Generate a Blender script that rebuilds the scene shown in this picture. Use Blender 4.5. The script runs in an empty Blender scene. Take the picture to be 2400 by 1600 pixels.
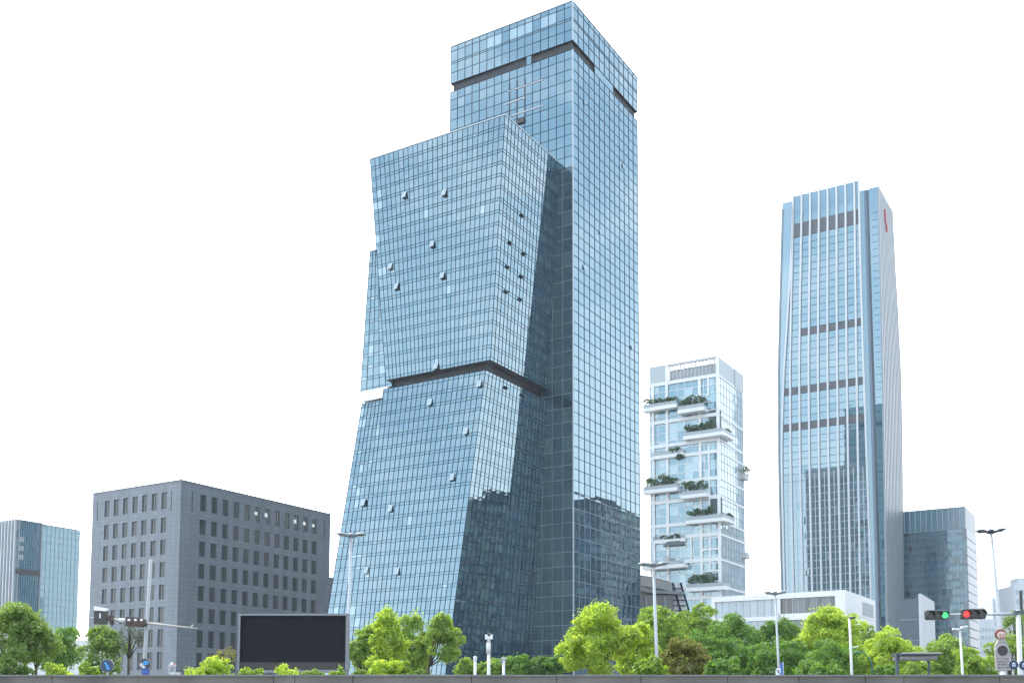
import bpy, math, random
import numpy as np
from mathutils import Vector, Matrix
rad = math.radians
scene = bpy.context.scene
COL = scene.collection

# ------------------------------------------------------------------ camera, sky, sun, exposure
F, CX, PITCH, HZ, EYE = 2475.0, 1300.0, rad(4.5), 1655.0, 1.6
YP = HZ - F * math.tan(PITCH)
cam_data = bpy.data.cameras.new('camera')
cam_data.sensor_width = 36.0
cam_data.lens = F / 2400 * 36
cam_data.shift_x = (1200 - CX) / 2400
cam_data.shift_y = (YP - 800) / 2400
cam_data.clip_start, cam_data.clip_end = 0.5, 9000
cam = bpy.data.objects.new('camera', cam_data); COL.objects.link(cam)
cam.location = (0, 0, EYE); cam.rotation_euler = (rad(90) + PITCH, 0, 0)
scene.camera = cam

SUN_AZ, SUN_EL = rad(-34), rad(52)           # azimuth from +Y towards +X
sun_dir = Vector((math.sin(SUN_AZ) * math.cos(SUN_EL), math.cos(SUN_AZ) * math.cos(SUN_EL), math.sin(SUN_EL)))
sd = bpy.data.lights.new('sun', 'SUN'); sd.energy = 4.8; sd.angle = rad(0.5); sd.color = (1.0, 0.95, 0.86)
sun = bpy.data.objects.new('sun', sd); COL.objects.link(sun)
sun.rotation_euler = (-sun_dir).to_track_quat('-Z', 'Y').to_euler()
sun.location = (0, 0, 400)

world = bpy.data.worlds.new('World'); scene.world = world; world.use_nodes = True
wn, wl = world.node_tree.nodes, world.node_tree.links
wn.clear()
def W(t, **k):
    n = wn.new(t)
    for a, b in k.items(): setattr(n, a, b)
    return n
def wmath(op, a, b=None, c=None):
    n = W('ShaderNodeMath', operation=op)
    for i, v in enumerate((a, b, c)):
        if v is None: continue
        if isinstance(v, (int, float)): n.inputs[i].default_value = v
        else: wl.new(v, n.inputs[i])
    return n.outputs[0]
sky = W('ShaderNodeTexSky', sky_type='NISHITA', sun_disc=False, sun_elevation=SUN_EL, sun_rotation=SUN_AZ,
        air_density=1.0, dust_density=2.0, ozone_density=1.5)
bg1 = W('ShaderNodeBackground'); bg1.inputs[1].default_value = 0.10
wl.new(sky.outputs[0], bg1.inputs[0])
tc = W('ShaderNodeTexCoord'); sep = W('ShaderNodeSeparateXYZ'); wl.new(tc.outputs['Generated'], sep.inputs[0])
x, y, z = sep.outputs
hor = wmath('SQRT', wmath('ADD', wmath('MULTIPLY', x, x), wmath('MULTIPLY', y, y)))
fwd = wmath('DIVIDE', y, wmath('MAXIMUM', hor, 0.001))
mr = W('ShaderNodeMapRange', interpolation_type='SMOOTHSTEP')
mr.inputs[1].default_value = 0.52; mr.inputs[2].default_value = 0.84
wl.new(fwd, mr.inputs[0])
ramp = W('ShaderNodeValToRGB')
el = ramp.color_ramp.elements
el[0].position = 0.0; el[0].color = (0.93, 0.97, 1.0, 1)
el[1].position = 1.0; el[1].color = (0.24, 0.34, 0.45, 1)
for p, c in ((0.16, (0.84, 0.92, 0.98, 1)), (0.34, (0.60, 0.74, 0.86, 1)), (0.52, (0.33, 0.47, 0.60, 1))):
    e = el.new(p); e.color = c
wl.new(z, ramp.inputs[0])
mapn = W('ShaderNodeMapping'); mapn.inputs['Scale'].default_value = (2.2, 2.2, 6.0)
wl.new(tc.outputs['Generated'], mapn.inputs[0])
cl = W('ShaderNodeTexNoise'); cl.inputs['Scale'].default_value = 3.2; cl.inputs['Detail'].default_value = 5
wl.new(mapn.outputs[0], cl.inputs['Vector'])
cmr = W('ShaderNodeMapRange', interpolation_type='SMOOTHSTEP')
cmr.inputs[1].default_value = 0.42; cmr.inputs[2].default_value = 0.66; cmr.inputs[4].default_value = 0.62
wl.new(cl.outputs['Fac'], cmr.inputs[0])
mixc = W('ShaderNodeMix', data_type='RGBA')           # thin cloud over the blue side
wl.new(cmr.outputs[0], mixc.inputs[0]); wl.new(ramp.outputs[0], mixc.inputs[6]); mixc.inputs[7].default_value = (0.95, 0.97, 1.0, 1)
mixw = W('ShaderNodeMix', data_type='RGBA')           # the bright haze round the sun
wl.new(mr.outputs[0], mixw.inputs[0]); right_back = wmath('ADD', wmath('MULTIPLY', x, 0.87), wmath('MULTIPLY', y, -0.5))
dk = W('ShaderNodeMapRange', interpolation_type='SMOOTHSTEP'); dk.inputs[1].default_value = 0.58; dk.inputs[2].default_value = 0.98
dk.inputs[3].default_value = 1.0; dk.inputs[4].default_value = 0.42; wl.new(right_back, dk.inputs[0])
mixd = W('ShaderNodeMix', data_type='RGBA', blend_type='MULTIPLY')          # right-rear sky dimmed, shaped to darken the right-hand walls
mixd.inputs[0].default_value = 1.0; wl.new(mixc.outputs[2], mixd.inputs[6]); wl.new(dk.outputs[0], mixd.inputs[7])
wl.new(mixd.outputs[2], mixw.inputs[6]); mixw.inputs[7].default_value = (0.98, 0.98, 0.98, 1)
bg2 = W('ShaderNodeBackground'); bg2.inputs[1].default_value = 3.3
wl.new(mixw.outputs[2], bg2.inputs[0])
add = W('ShaderNodeAddShader'); wl.new(bg1.outputs[0], add.inputs[0]); wl.new(bg2.outputs[0], add.inputs[1])
out = W('ShaderNodeOutputWorld'); wl.new(add.outputs[0], out.inputs[0])

vs = scene.view_settings
vs.view_transform = 'Standard'; vs.look = 'None'; vs.gamma = 1.0; vs.use_curve_mapping = False; vs.exposure = 0.0
scene.render.engine = 'CYCLES'
scene.cycles.max_bounces = 8; scene.cycles.transparent_max_bounces = 8
scene.cycles.sample_clamp_indirect = 6.0

# ------------------------------------------------------------------ measuring: a pixel of the photograph and a distance give a point
def at(px, py, Y):
    c, s = math.cos(PITCH), math.sin(PITCH)
    a, b = (px - CX) / F, (YP - py) / F
    d = Vector((a, c - b * s, s + b * c)); d *= Y / d.y
    return Vector((d.x, Y, d.z + EYE))
def gx(px, Y): return at(px, HZ, Y).x
def gz(py, Y): return at(CX, py, Y).z
def ppm(Y): return F / Y                                   # photo pixels per metre

# ------------------------------------------------------------------ materials
MATS = {}
def mat(name, base, rough=0.6, metal=0.0, ior=1.5, tint=None, emit=None, var=0.0, vscale=1.0, bump=0.0):
    if name in MATS: return MATS[name]
    m = bpy.data.materials.new(name); m.use_nodes = True
    nt = m.node_tree; p = nt.nodes['Principled BSDF']
    p.inputs['Base Color'].default_value = (*base, 1)
    p.inputs['Roughness'].default_value = rough; p.inputs['Metallic'].default_value = metal
    p.inputs['IOR'].default_value = ior
    if tint: p.inputs['Specular Tint'].default_value = (*tint, 1)
    if emit: p.inputs['Emission Color'].default_value = (*emit[0], 1); p.inputs['Emission Strength'].default_value = emit[1]
    if var or bump:
        t = nt.nodes.new('ShaderNodeTexCoord')
        n = nt.nodes.new('ShaderNodeTexNoise'); n.inputs['Scale'].default_value = vscale; n.inputs['Detail'].default_value = 6
        nt.links.new(t.outputs['Object'], n.inputs['Vector'])
        if var:
            r = nt.nodes.new('ShaderNodeMapRange'); r.inputs[1].default_value = 0.3; r.inputs[2].default_value = 0.7
            r.inputs[3].default_value = 1 - var; r.inputs[4].default_value = 1 + var
            nt.links.new(n.outputs['Fac'], r.inputs[0])
            mx = nt.nodes.new('ShaderNodeMix'); mx.data_type = 'RGBA'; mx.blend_type = 'MULTIPLY'; mx.inputs[0].default_value = 1
            mx.inputs[6].default_value = (*base, 1); nt.links.new(r.outputs[0], mx.inputs[7])
            nt.links.new(mx.outputs[2], p.inputs['Base Color'])
        if bump:
            b = nt.nodes.new('ShaderNodeBump'); b.inputs['Strength'].default_value = bump; b.inputs['Distance'].default_value = 0.05
            nt.links.new(n.outputs['Fac'], b.inputs['Height']); nt.links.new(b.outputs[0], p.inputs['Normal'])
    MATS[name] = m
    return m

def tiled(name, base, joint, bw, bh, rough=0.55, mortar=0.025, var=0.08):
    """stone or panel cladding with joints; local x+y runs along any wall of a squared building"""
    m = bpy.data.materials.new(name); m.use_nodes = True
    nt = m.node_tree; p = nt.nodes['Principled BSDF']; p.inputs['Roughness'].default_value = rough
    t = nt.nodes.new('ShaderNodeTexCoord'); s = nt.nodes.new('ShaderNodeSeparateXYZ'); nt.links.new(t.outputs['Object'], s.inputs[0])
    a = nt.nodes.new('ShaderNodeMath'); nt.links.new(s.outputs[0], a.inputs[0]); nt.links.new(s.outputs[1], a.inputs[1])
    c = nt.nodes.new('ShaderNodeCombineXYZ'); nt.links.new(a.outputs[0], c.inputs[0]); nt.links.new(s.outputs[2], c.inputs[1])
    b = nt.nodes.new('ShaderNodeTexBrick'); nt.links.new(c.outputs[0], b.inputs['Vector'])
    b.offset = 0.0
    b.inputs['Scale'].default_value = 1.0; b.inputs['Brick Width'].default_value = bw; b.inputs['Row Height'].default_value = bh
    b.inputs['Mortar Size'].default_value = mortar; b.inputs['Mortar Smooth'].default_value = 0.3
    b.inputs['Color1'].default_value = (*[v * (1 - var) for v in base], 1); b.inputs['Color2'].default_value = (*[v * (1 + var) for v in base], 1)
    b.inputs['Mortar'].default_value = (*joint, 1)
    n = nt.nodes.new('ShaderNodeTexNoise'); n.inputs['Scale'].default_value = 1.0; n.inputs['Detail'].default_value = 7
    mp = nt.nodes.new('ShaderNodeMapping'); mp.inputs['Scale'].default_value = (0.45, 0.45, 0.05)     # rain streaks run down
    nt.links.new(t.outputs['Object'], mp.inputs[0]); nt.links.new(mp.outputs[0], n.inputs['Vector'])
    r = nt.nodes.new('ShaderNodeMapRange'); r.inputs[1].default_value = 0.3; r.inputs[2].default_value = 0.7
    r.inputs[3].default_value = 0.84; r.inputs[4].default_value = 1.12; nt.links.new(n.outputs['Fac'], r.inputs[0])
    mx = nt.nodes.new('ShaderNodeMix'); mx.data_type = 'RGBA'; mx.blend_type = 'MULTIPLY'; mx.inputs[0].default_value = 1
    nt.links.new(b.outputs['Color'], mx.inputs[6]); nt.links.new(r.outputs[0], mx.inputs[7]); nt.links.new(mx.outputs[2], p.inputs['Base Color'])
    MATS[name] = m
    return m

def leafmat(name, c, tr, rnd=0.35):
    m = bpy.data.materials.new(name); m.use_nodes = True
    nt = m.node_tree; nt.nodes.clear()
    g = nt.nodes.new('ShaderNodeNewGeometry'); t = nt.nodes.new('ShaderNodeTexCoord')
    n = nt.nodes.new('ShaderNodeTexNoise'); n.inputs['Scale'].default_value = 0.7; n.inputs['Detail'].default_value = 3
    nt.links.new(t.outputs['Object'], n.inputs['Vector'])
    a = nt.nodes.new('ShaderNodeMath'); nt.links.new(g.outputs['Random Per Island'], a.inputs[0]); nt.links.new(n.outputs['Fac'], a.inputs[1])
    r = nt.nodes.new('ShaderNodeMapRange'); r.inputs[1].default_value = 0.2; r.inputs[2].default_value = 1.7
    r.inputs[3].default_value = 1 - rnd; r.inputs[4].default_value = 1 + rnd; nt.links.new(a.outputs[0], r.inputs[0])
    def shade(col, kind):
        mx = nt.nodes.new('ShaderNodeMix'); mx.data_type = 'RGBA'; mx.blend_type = 'MULTIPLY'; mx.inputs[0].default_value = 1
        mx.inputs[6].default_value = (*col, 1); nt.links.new(r.outputs[0], mx.inputs[7])
        s = nt.nodes.new(kind); nt.links.new(mx.outputs[2], s.inputs['Color']); return s
    d, tl = shade(c, 'ShaderNodeBsdfDiffuse'), shade(tr, 'ShaderNodeBsdfTranslucent')
    ad = nt.nodes.new('ShaderNodeAddShader'); nt.links.new(d.outputs[0], ad.inputs[0]); nt.links.new(tl.outputs[0], ad.inputs[1])
    gl = nt.nodes.new('ShaderNodeBsdfGlossy'); gl.inputs['Roughness'].default_value = 0.45; gl.inputs['Color'].default_value = (0.8, 0.85, 0.8, 1)
    ms = nt.nodes.new('ShaderNodeMixShader'); ms.inputs[0].default_value = 0.045
    nt.links.new(ad.outputs[0], ms.inputs[1]); nt.links.new(gl.outputs[0], ms.inputs[2])
    o = nt.nodes.new('ShaderNodeOutputMaterial'); nt.links.new(ms.outputs[0], o.inputs[0])
    MATS[name] = m
    return m

TB = (0.70, 0.92, 1.0)
G_BLUE = mat('reflective_blue_glass', (0.010, 0.035, 0.060), 0.015, ior=2.75, tint=TB)
G_BLUE2 = mat('reflective_blue_glass_clearer', (0.020, 0.055, 0.085), 0.02, ior=2.62, tint=TB)
G_TEAL = mat('spandrel_glass', (0.015, 0.060, 0.085), 0.04, ior=2.5, tint=(0.66, 0.90, 1.0))
G_PALE = mat('glass_with_blind', (0.20, 0.26, 0.29), 0.03, ior=2.5, tint=TB)
G_DARK = mat('dark_glass', (0.012, 0.022, 0.030), 0.03, ior=1.7)
G_SILVER = mat('silver_blue_glass', (0.10, 0.15, 0.19), 0.03, ior=2.4, tint=TB)
MULL = mat('dark_mullion', (0.010, 0.020, 0.034), 0.6, ior=1.12)
mat('teal_mullion0', (0.06, 0.12, 0.16), 0.5)
MULL_PALE = mat('pale_mullion', (0.34, 0.38, 0.42), 0.45)
DARKGAP = mat('dark_recess', (0.022, 0.026, 0.032), 0.7)
SOFFIT = mat('grey_soffit', (0.10, 0.10, 0.11), 0.7)
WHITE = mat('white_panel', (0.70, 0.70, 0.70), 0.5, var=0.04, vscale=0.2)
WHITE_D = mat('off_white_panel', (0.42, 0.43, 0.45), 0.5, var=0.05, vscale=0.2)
GREYP = mat('grey_metal_panel', (0.20, 0.225, 0.25), 0.45, var=0.05, vscale=0.3)
STONE = tiled('grey_stone_cladding', (0.140, 0.158, 0.184), (0.088, 0.100, 0.118), 1.55, 1.02, mortar=0.05)
STONE_S = mat('plain_grey_stone', (0.133, 0.150, 0.174), 0.6, var=0.08, vscale=0.15)
BRONZE = mat('smoked_window_glass', (0.052, 0.060, 0.064), 0.14, ior=1.4)
CURT = mat('window_with_curtain', (0.07, 0.074, 0.076), 0.15, ior=1.4)
LIT = mat('lit_room_window', (0.5, 0.5, 0.5), 0.4, emit=((0.95, 0.97, 1.0), 0.45))
STEEL = mat('galvanised_steel', (0.40, 0.42, 0.43), 0.42, metal=0.3, var=0.06, vscale=1.5)
STEEL_W = mat('white_painted_steel', (0.55, 0.55, 0.54), 0.45, var=0.06, vscale=2)
BLACKP = mat('black_plastic', (0.018, 0.018, 0.019), 0.42)
BROWN = mat('rusty_brown_metal', (0.045, 0.026, 0.020), 0.6, var=0.3, vscale=6)
SCREEN = mat('switched_off_screen', (0.0155, 0.0155, 0.019), 0.7, ior=1.15, var=0.06, vscale=0.5)
BLUE = mat('blue_sign_face', (0.03, 0.22, 0.52), 0.4)
NAVY = mat('navy_sign_face', (0.010, 0.030, 0.075), 0.4)
WSIGN = mat('white_sign_face', (0.68, 0.68, 0.68), 0.45)
RED = mat('red_paint', (0.42, 0.02, 0.03), 0.45)
SKIN = mat('painted_face', (0.50, 0.36, 0.31), 0.6, var=0.1, vscale=6)
REDHAIR = mat('painted_red_hair', (0.17, 0.035, 0.025), 0.6, var=0.2, vscale=9)
BARK = mat('bark', (0.050, 0.038, 0.028), 0.9, var=0.35, vscale=5, bump=0.5)
BARK_P = mat('grey_bark', (0.10, 0.09, 0.08), 0.9, var=0.3, vscale=5, bump=0.5)

# ------------------------------------------------------------------ mesh helpers
class MB:
    """collects faces and links them as ONE mesh object"""
    def __init__(s): s.v, s.f, s.m = [], [], []
    def quad(s, a, b, c, d, m=0):
        i = len(s.v); s.v += [tuple(a), tuple(b), tuple(c), tuple(d)]; s.f.append((i, i + 1, i + 2, i + 3)); s.m.append(m)
    def tri(s, a, b, c, m=0):
        i = len(s.v); s.v += [tuple(a), tuple(b), tuple(c)]; s.f.append((i, i + 1, i + 2)); s.m.append(m)
    def hexa(s, p, m=0):
        """p: 4 bottom corners (counter-clockwise from above) then 4 top corners"""
        i = len(s.v); s.v += [tuple(q) for q in p]
        for f in ((3, 2, 1, 0), (4, 5, 6, 7), (0, 1, 5, 4), (1, 2, 6, 5), (2, 3, 7, 6), (3, 0, 4, 7)):
            s.f.append(tuple(i + k for k in f)); s.m.append(m)
    def box(s, x0, x1, y0, y1, z0, z1, m=0):
        s.hexa([(x0, y0, z0), (x1, y0, z0), (x1, y1, z0), (x0, y1, z0), (x0, y0, z1), (x1, y0, z1), (x1, y1, z1), (x0, y1, z1)], m)
    def tube(s, pts, rs, n=10, m=0, cap=True):
        pts = [Vector(p) for p in pts]
        if not isinstance(rs, (list, tuple)): rs = [rs] * len(pts)
        base = len(s.v); up = None
        for k, p in enumerate(pts):
            d = (pts[min(k + 1, len(pts) - 1)] - pts[max(k - 1, 0)]).normalized()
            if up is None: up = Vector((1, 0, 0)) if abs(d.x) < 0.9 else Vector((0, 1, 0))
            a = d.cross(up).normalized(); b = a.cross(d).normalized(); up = b
            for j in range(n):
                t = 2 * math.pi * j / n
                s.v.append(tuple(p + (a * math.cos(t) + b * math.sin(t)) * rs[k]))
        for k in range(len(pts) - 1):
            for j in range(n):
                a0 = base + k * n + j; a1 = base + k * n + (j + 1) % n
                s.f.append((a0, a0 + n, a1 + n, a1)); s.m.append(m)
        if cap:
            s.f.append(tuple(base + j for j in range(n))); s.m.append(m)
            e = base + (len(pts) - 1) * n
            s.f.append(tuple(e + j for j in reversed(range(n)))); s.m.append(m)
    def prism(s, pts2, y0, y1, m=0):
        """outline in x,z extruded along y (pts counter-clockwise seen from -y)"""
        n = len(pts2); i = len(s.v)
        s.v += [(p[0], y0, p[1]) for p in pts2] + [(p[0], y1, p[1]) for p in pts2]
        s.f.append(tuple(range(i, i + n))); s.m.append(m)
        s.f.append(tuple(reversed(range(i + n, i + 2 * n)))); s.m.append(m)
        for k in range(n):
            q = (k + 1) % n; s.f.append((i + q, i + k, i + n + k, i + n + q)); s.m.append(m)
    def disc(s, cx, y0, y1, cz, r, m=0, n=28, sx=1.0):
        s.prism([(cx + sx * r * math.cos(2 * math.pi * k / n), cz + r * math.sin(2 * math.pi * k / n)) for k in range(n)], y0, y1, m)
    def blob(s, c, r, m=0, nu=16, nv=10):
        i = len(s.v)
        for a in range(nv + 1):
            t = math.pi * a / nv
            for b in range(nu):
                u = 2 * math.pi * b / nu
                s.v.append((c[0] + r[0] * math.sin(t) * math.cos(u), c[1] + r[1] * math.sin(t) * math.sin(u), c[2] + r[2] * math.cos(t)))
        for a in range(nv):
            for b in range(nu):
                s.f.append((i + a * nu + b, i + (a + 1) * nu + b, i + (a + 1) * nu + (b + 1) % nu, i + a * nu + (b + 1) % nu)); s.m.append(m)
    def build(s, name, mats, parent=None, smooth=False, loc=None):
        me = bpy.data.meshes.new(name); me.from_pydata(s.v, [], s.f)
        for q in (mats if isinstance(mats, (list, tuple)) else [mats]): me.materials.append(q)
        me.polygons.foreach_set('material_index', s.m)
        if smooth: me.polygons.foreach_set('use_smooth', [True] * len(s.f))
        me.update()
        o = bpy.data.objects.new(name, me); COL.objects.link(o)
        if parent: o.parent = parent
        if loc is not None: o.location = loc
        return o

def tag(o, label, cat, group=None):
    o['label'] = label; o['category'] = cat
    if group: o['group'] = group
    return o
def thing(name, label, cat, loc=(0, 0, 0), rz=0.0, group=None, lean=0.0):
    o = bpy.data.objects.new(name, None); COL.objects.link(o)
    o.empty_display_size = 0.5
    o.location = loc; o.rotation_euler = (0, lean, rz)
    return tag(o, label, cat, group)
def setting(name, mb, m, kind='structure'):
    o = mb.build(name, m); o['kind'] = kind
    return o

GRID = math.atan2(0.866, 0.500)              # streets: local x runs away to the right, local y away to the left
def corner(px, py, Y):
    p = at(px, py, Y); return Vector((p.x, p.y, 0)), p.z

rng = random.Random(7)
def lerp(a, b, t): return a + (b - a) * t
def patch(P, u, v):
    a, b, c, d = P
    return lerp(lerp(a, b, u), lerp(d, c, u), v)
def curtain(gl, mu, P, us, vs_, pick, wv=0.10, wh=0.10, dv=0.09, dh=0.07, mm=0, jit=0.008, vskip=None):
    """glass panes and mullions on the patch P (bottom left, bottom right, top right, top left); us and vs_ are cuts 0..1"""
    P = [Vector(p) for p in P]
    n = (P[1] - P[0]).cross(P[3] - P[0]).normalized()
    for j in range(len(vs_) - 1):
        for i in range(len(us) - 1):
            k = pick(i, j)
            if k is None: continue
            q = [patch(P, us[i + a], vs_[j + b]) + n * rng.uniform(-jit, jit) for a, b in ((0, 0), (1, 0), (1, 1), (0, 1))]
            # keep each pane flat: the fourth corner follows from the other three
            q[3] = q[0] + (q[2] - q[1]) if len(set((us[i], us[i + 1]))) == 2 and abs((patch(P, us[i], vs_[j]) - patch(P, us[i + 1], vs_[j])).length - (patch(P, us[i], vs_[j + 1]) - patch(P, us[i + 1], vs_[j + 1])).length) < 1e-4 else q[3]
            gl.quad(*q, k)
    def strip(a, b, w, d, side):
        t = (b - a).normalized(); sdv = t.cross(n) * (w / 2)
        a0, a1, b0, b1 = a - sdv, a + sdv, b - sdv, b + sdv
        A0, A1, B0, B1 = a0 + n * d, a1 + n * d, b0 + n * d, b1 + n * d
        a0, a1, b0, b1 = a0 - n * 0.03, a1 - n * 0.03, b0 - n * 0.03, b1 - n * 0.03
        mu.quad(A0, A1, B1, B0, mm); mu.quad(a1, b1, B1, A1, mm); mu.quad(b0, a0, A0, B0, mm)
    if wv:
        for i, u in enumerate(us): strip(patch(P, u, vs_[0]), patch(P, u, vs_[-1]), wv, dv, 0)
    if wh:
        for j, v in enumerate(vs_):
            if vskip and vskip(j): continue
            strip(patch(P, us[0], v), patch(P, us[-1], v), wh, dh, 1)
def cuts(n): return [i / n for i in range(n + 1)]
def rows(total, seq):
    """cuts from a repeating list of row heights"""
    o = [0.0]; i = 0
    while o[-1] < total - 0.4:
        o.append(min(total, o[-1] + seq[i % len(seq)])); i += 1
    o[-1] = total
    return [q / total for q in o]
def chooser(nc, nr, w, seed, blind=None):
    r = random.Random(seed); t = {}
    for j in range(nr):
        rowk = r.random()
        for i in range(nc):
            q = r.random()
            t[i, j] = next(k for k, c in enumerate(np.cumsum(w)) if q <= c + 1e-9)
    return lambda i, j: t.get((i, j), 0)

# ------------------------------------------------------------------ ground and road
g = MB(); g.quad((-4000, -1500, 0), (4000, -1500, 0), (4000, 6000, 0), (-4000, 6000, 0))
setting('ground', g, mat('paved_ground', (0.20, 0.20, 0.19), 0.85, var=0.15, vscale=0.05, bump=0.2))
g = MB(); g.quad((-600, -12, 0.004), (600, -12, 0.004), (600, 19.5, 0.004), (-600, 19.5, 0.004))
setting('road', g, mat('asphalt', (0.05, 0.05, 0.052), 0.9, var=0.2, vscale=0.8, bump=0.4))
g = MB(); g.quad((-600, 30, 0.004), (600, 30, 0.004), (600, 66, 0.004), (-600, 66, 0.004))
setting('far_road', g, MATS['asphalt'])

# ------------------------------------------------------------------ concrete parapet wall across the bottom
def build_parapet():
    Y = 20.0; top = gz(1584, Y)
    r = thing('parapet_wall', 'long dark grey concrete parapet wall running across the bottom', 'wall', (0, Y, 0))
    cm = mat('stained_concrete', (0.140, 0.127, 0.112), 0.85, var=0.32, vscale=1.1, bump=0.3)
    cm2 = mat('coping_concrete', (0.19, 0.185, 0.18), 0.8, var=0.12, vscale=2)
    edges = [-26.0] + [gx(p, Y) for p in (-160, 120, 322, 640, 690, 826, 1105, 1304, 1503, 1706, 1874, 2030, 2120, 2345, 2560)] + [26.0]
    for a, b in zip(edges, edges[1:]):
        m = MB(); dy = rng.uniform(-0.012, 0.012)
        m.box(a + 0.006, b - 0.006, dy, 0.30 + dy, 0, top)
        m.build('wall_panel', cm, r)
        c = MB(); c.box(a + 0.004, b - 0.004, -0.025 + dy, 0.33 + dy, top + 0.0, top + rng.uniform(0.028, 0.036)); c.build('coping', cm2, r)
build_parapet()

# ------------------------------------------------------------------ the twin glass tower
K, TH = corner(1342, 3, 235.0)
def build_main():
    r = thing('glass_tower', 'tall blue glass twin tower with dark slots and a leaning front block', 'skyscraper', K, GRID)
    V = Vector
    w = (0.72, 0.20, 0.08, 0.0)
    GL = [G_BLUE, G_BLUE2, G_TEAL, G_PALE, mat('glass_with_lit_interior', (0.040, 0.080, 0.098), 0.03, ior=2.35, tint=TB)]
    side = chooser(90, 90, (.55, .18, .02, .0, .25), 45)
    D = 34.9                                   # plan size
    zs1, zs0 = 156.5, 154.3                    # dark slot under the top block
    # core so that nothing is hollow
    core = MB(); core.box(0.6, D - 0.6, 0.6, D - 0.6, 0, TH - 0.4); core.build('core', DARKGAP, r)
    def walls(z0, z1, seq, nL, nR, seed, glname):
        gl, mu = MB(), MB(); H = z1 - z0; v = rows(H, seq)
        pk_ = chooser(60, 90, w, seed)
        pk = (lambda i, j: 3 if (glname[0] == 't' and j == 3 and i in (5, 6, 8, 9, 10, 12, 13) ) else pk_(i, j))
        if z0 < 100:                                    # strip behind the leaning block: wider panes, double-reflection dimness painted into the glass
            cut = 29; zc = z0 + v[cut] * H; sR = D * 5 / 16
            curtain(gl, mu, [V((0, D, z0)), V((0, sR, z0)), V((0, sR, z1)), V((0, D, z1))], cuts(11), v, pk, 0.085, 0.075)
            curtain(gl, mu, [V((0, sR, zc)), V((0, 0, zc)), V((0, 0, z1)), V((0, sR, z1))], cuts(5), [(q - v[cut]) / (1 - v[cut]) for q in v[cut:]], lambda i, j: pk(i + 11, j + cut), 0.085, 0.075)
            g2, m2 = MB(), MB(); pr = chooser(8, 60, (.9, .1), 17)
            curtain(g2, m2, [V((0, sR, 0)), V((0, 0, 0)), V((0, 0, zc)), V((0, sR, zc))], cuts(4), rows(zc, (3.3,)), pr, 0.15, 0.16)
            g2.build('recess_glass', [mat('recess_glass_painted_dim', (0.016, 0.036, 0.050), 0.03, ior=1.85, tint=TB), mat('recess_blind', (0.03, 0.07, 0.085), 0.1, ior=1.7)], r)
            m2.build('recess_frame', mat('recess_frame', (0.12, 0.17, 0.20), 0.45), r)
        else:
            curtain(gl, mu, [V((0, D, z0)), V((0, 0, z0)), V((0, 0, z1)), V((0, D, z1))], cuts(nL), v, pk, 0.085, 0.075)
        pk2 = chooser(60, 90, (0.75, 0.2, 0.05, 0.0), seed + 1)
        curtain(gl, mu, [V((0, 0, z0)), V((D, 0, z0)), V((D, 0, z1)), V((0, 0, z1))], cuts(nR), v, pk2, 0.085, 0.095)
        gl.build(glname, GL, r); gb = MB()
        curtain(gb, mu, [V((D, 0, z0)), V((D, D, z0)), V((D, D, z1)), V((D, 0, z1))], cuts(8), v, pk, 0, 0)
        curtain(gb, mu, [V((D, D, z0)), V((0, D, z0)), V((0, D, z1)), V((D, D, z1))], cuts(8), v, pk, 0, 0)
        gb.build('rear_glass', GL, r); mu.build('mullions', MULL, r)
    walls(zs1, TH, (2.75, 2.35, 0.5), 16, 13, 11, 'top_block_glass')
    walls(50, zs0, (2.62,), 16, 13, 21, 'shaft_glass')
    # lower storeys, taller, with bright transoms
    gl, mu = MB(), MB()
    pk = chooser(60, 60, (0.62, 0.3, 0.08, 0.0), 33)
    v = rows(50, (3.3,))
    curtain(gl, mu, [V((0, D, 0)), V((0, D * 5 / 16, 0)), V((0, D * 5 / 16, 50)), V((0, D, 50))], cuts(11), v, pk, 0.12, 0.14)
    gl.build('base_glass', GL, r); gl = MB()
    curtain(gl, mu, [V((0, 0, 0)), V((D, 0, 0)), V((D, 0, 50)), V((0, 0, 50))], cuts(13), v, pk, 0.045, 0.09, mm=1)
    gl.build('base_glass', GL, r); mu.build('mullions', [MULL, mat('base_mullion', (0.20, 0.24, 0.28), 0.45)], r)
    # slots: recessed dark band, soffit, and the bridging pieces
    s = MB(); s.box(0.55, D - 0.55, 0.55, D - 0.55, zs0 - 0.1, zs1 + 0.1); s.build('dark_slot', DARKGAP, r)
    s = MB()
    s.box(0.03, 0.5, 11.3, 12.6, zs0, zs1); s.build('slot_infill', G_BLUE2, r)
    s = MB(); s.box(11.2, 20.9, 0.03, 0.5, zs0, zs1); s.build('slot_infill', G_BLUE2, r)
    s = MB(); s.box(0.0, D, 0.0, D, TH + 0.002, TH + 0.35); s.build('roof_edge', MULL_PALE, r)
    # corner beads
    s = MB()
    for (a, b) in ((0, 0),):
        s.box(-0.14, 0.10, -0.14, 0.10, 0, zs0 - .05); s.box(-0.14, 0.10, -0.14, 0.10, zs1 + .05, TH)
    s.build('corner_trim', MULL_PALE, r)
    s = MB()                                     # light horizontal bars and tall dark slits high on the left face
    for z, s0, s1 in ((149.2, 8, 18), (146.2, 13, 19), (142.8, 8, 17), (139.4, 15, 18), (138.6, 20, 33)):
        s.box(-0.14, 0.0, s0, s1, z, z + 0.22)
    s.build('light_ledge', WHITE_D, r)
    s = MB()
    for q in (13.05, 15.25, 17.4): s.box(-0.13, 0.0, q - 0.12, q + 0.12, 140.8, 151.4)
    s.build('dark_slit', DARKGAP, r)

    # ---------------- the leaning block in front
    TF = -23.75
    sr = lambda z: 11.708 - 0.0656 * z           # right-hand edge
    sl = lambda z: 27.14 + 0.1037 * z            # left-hand edge of the upper part
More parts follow.
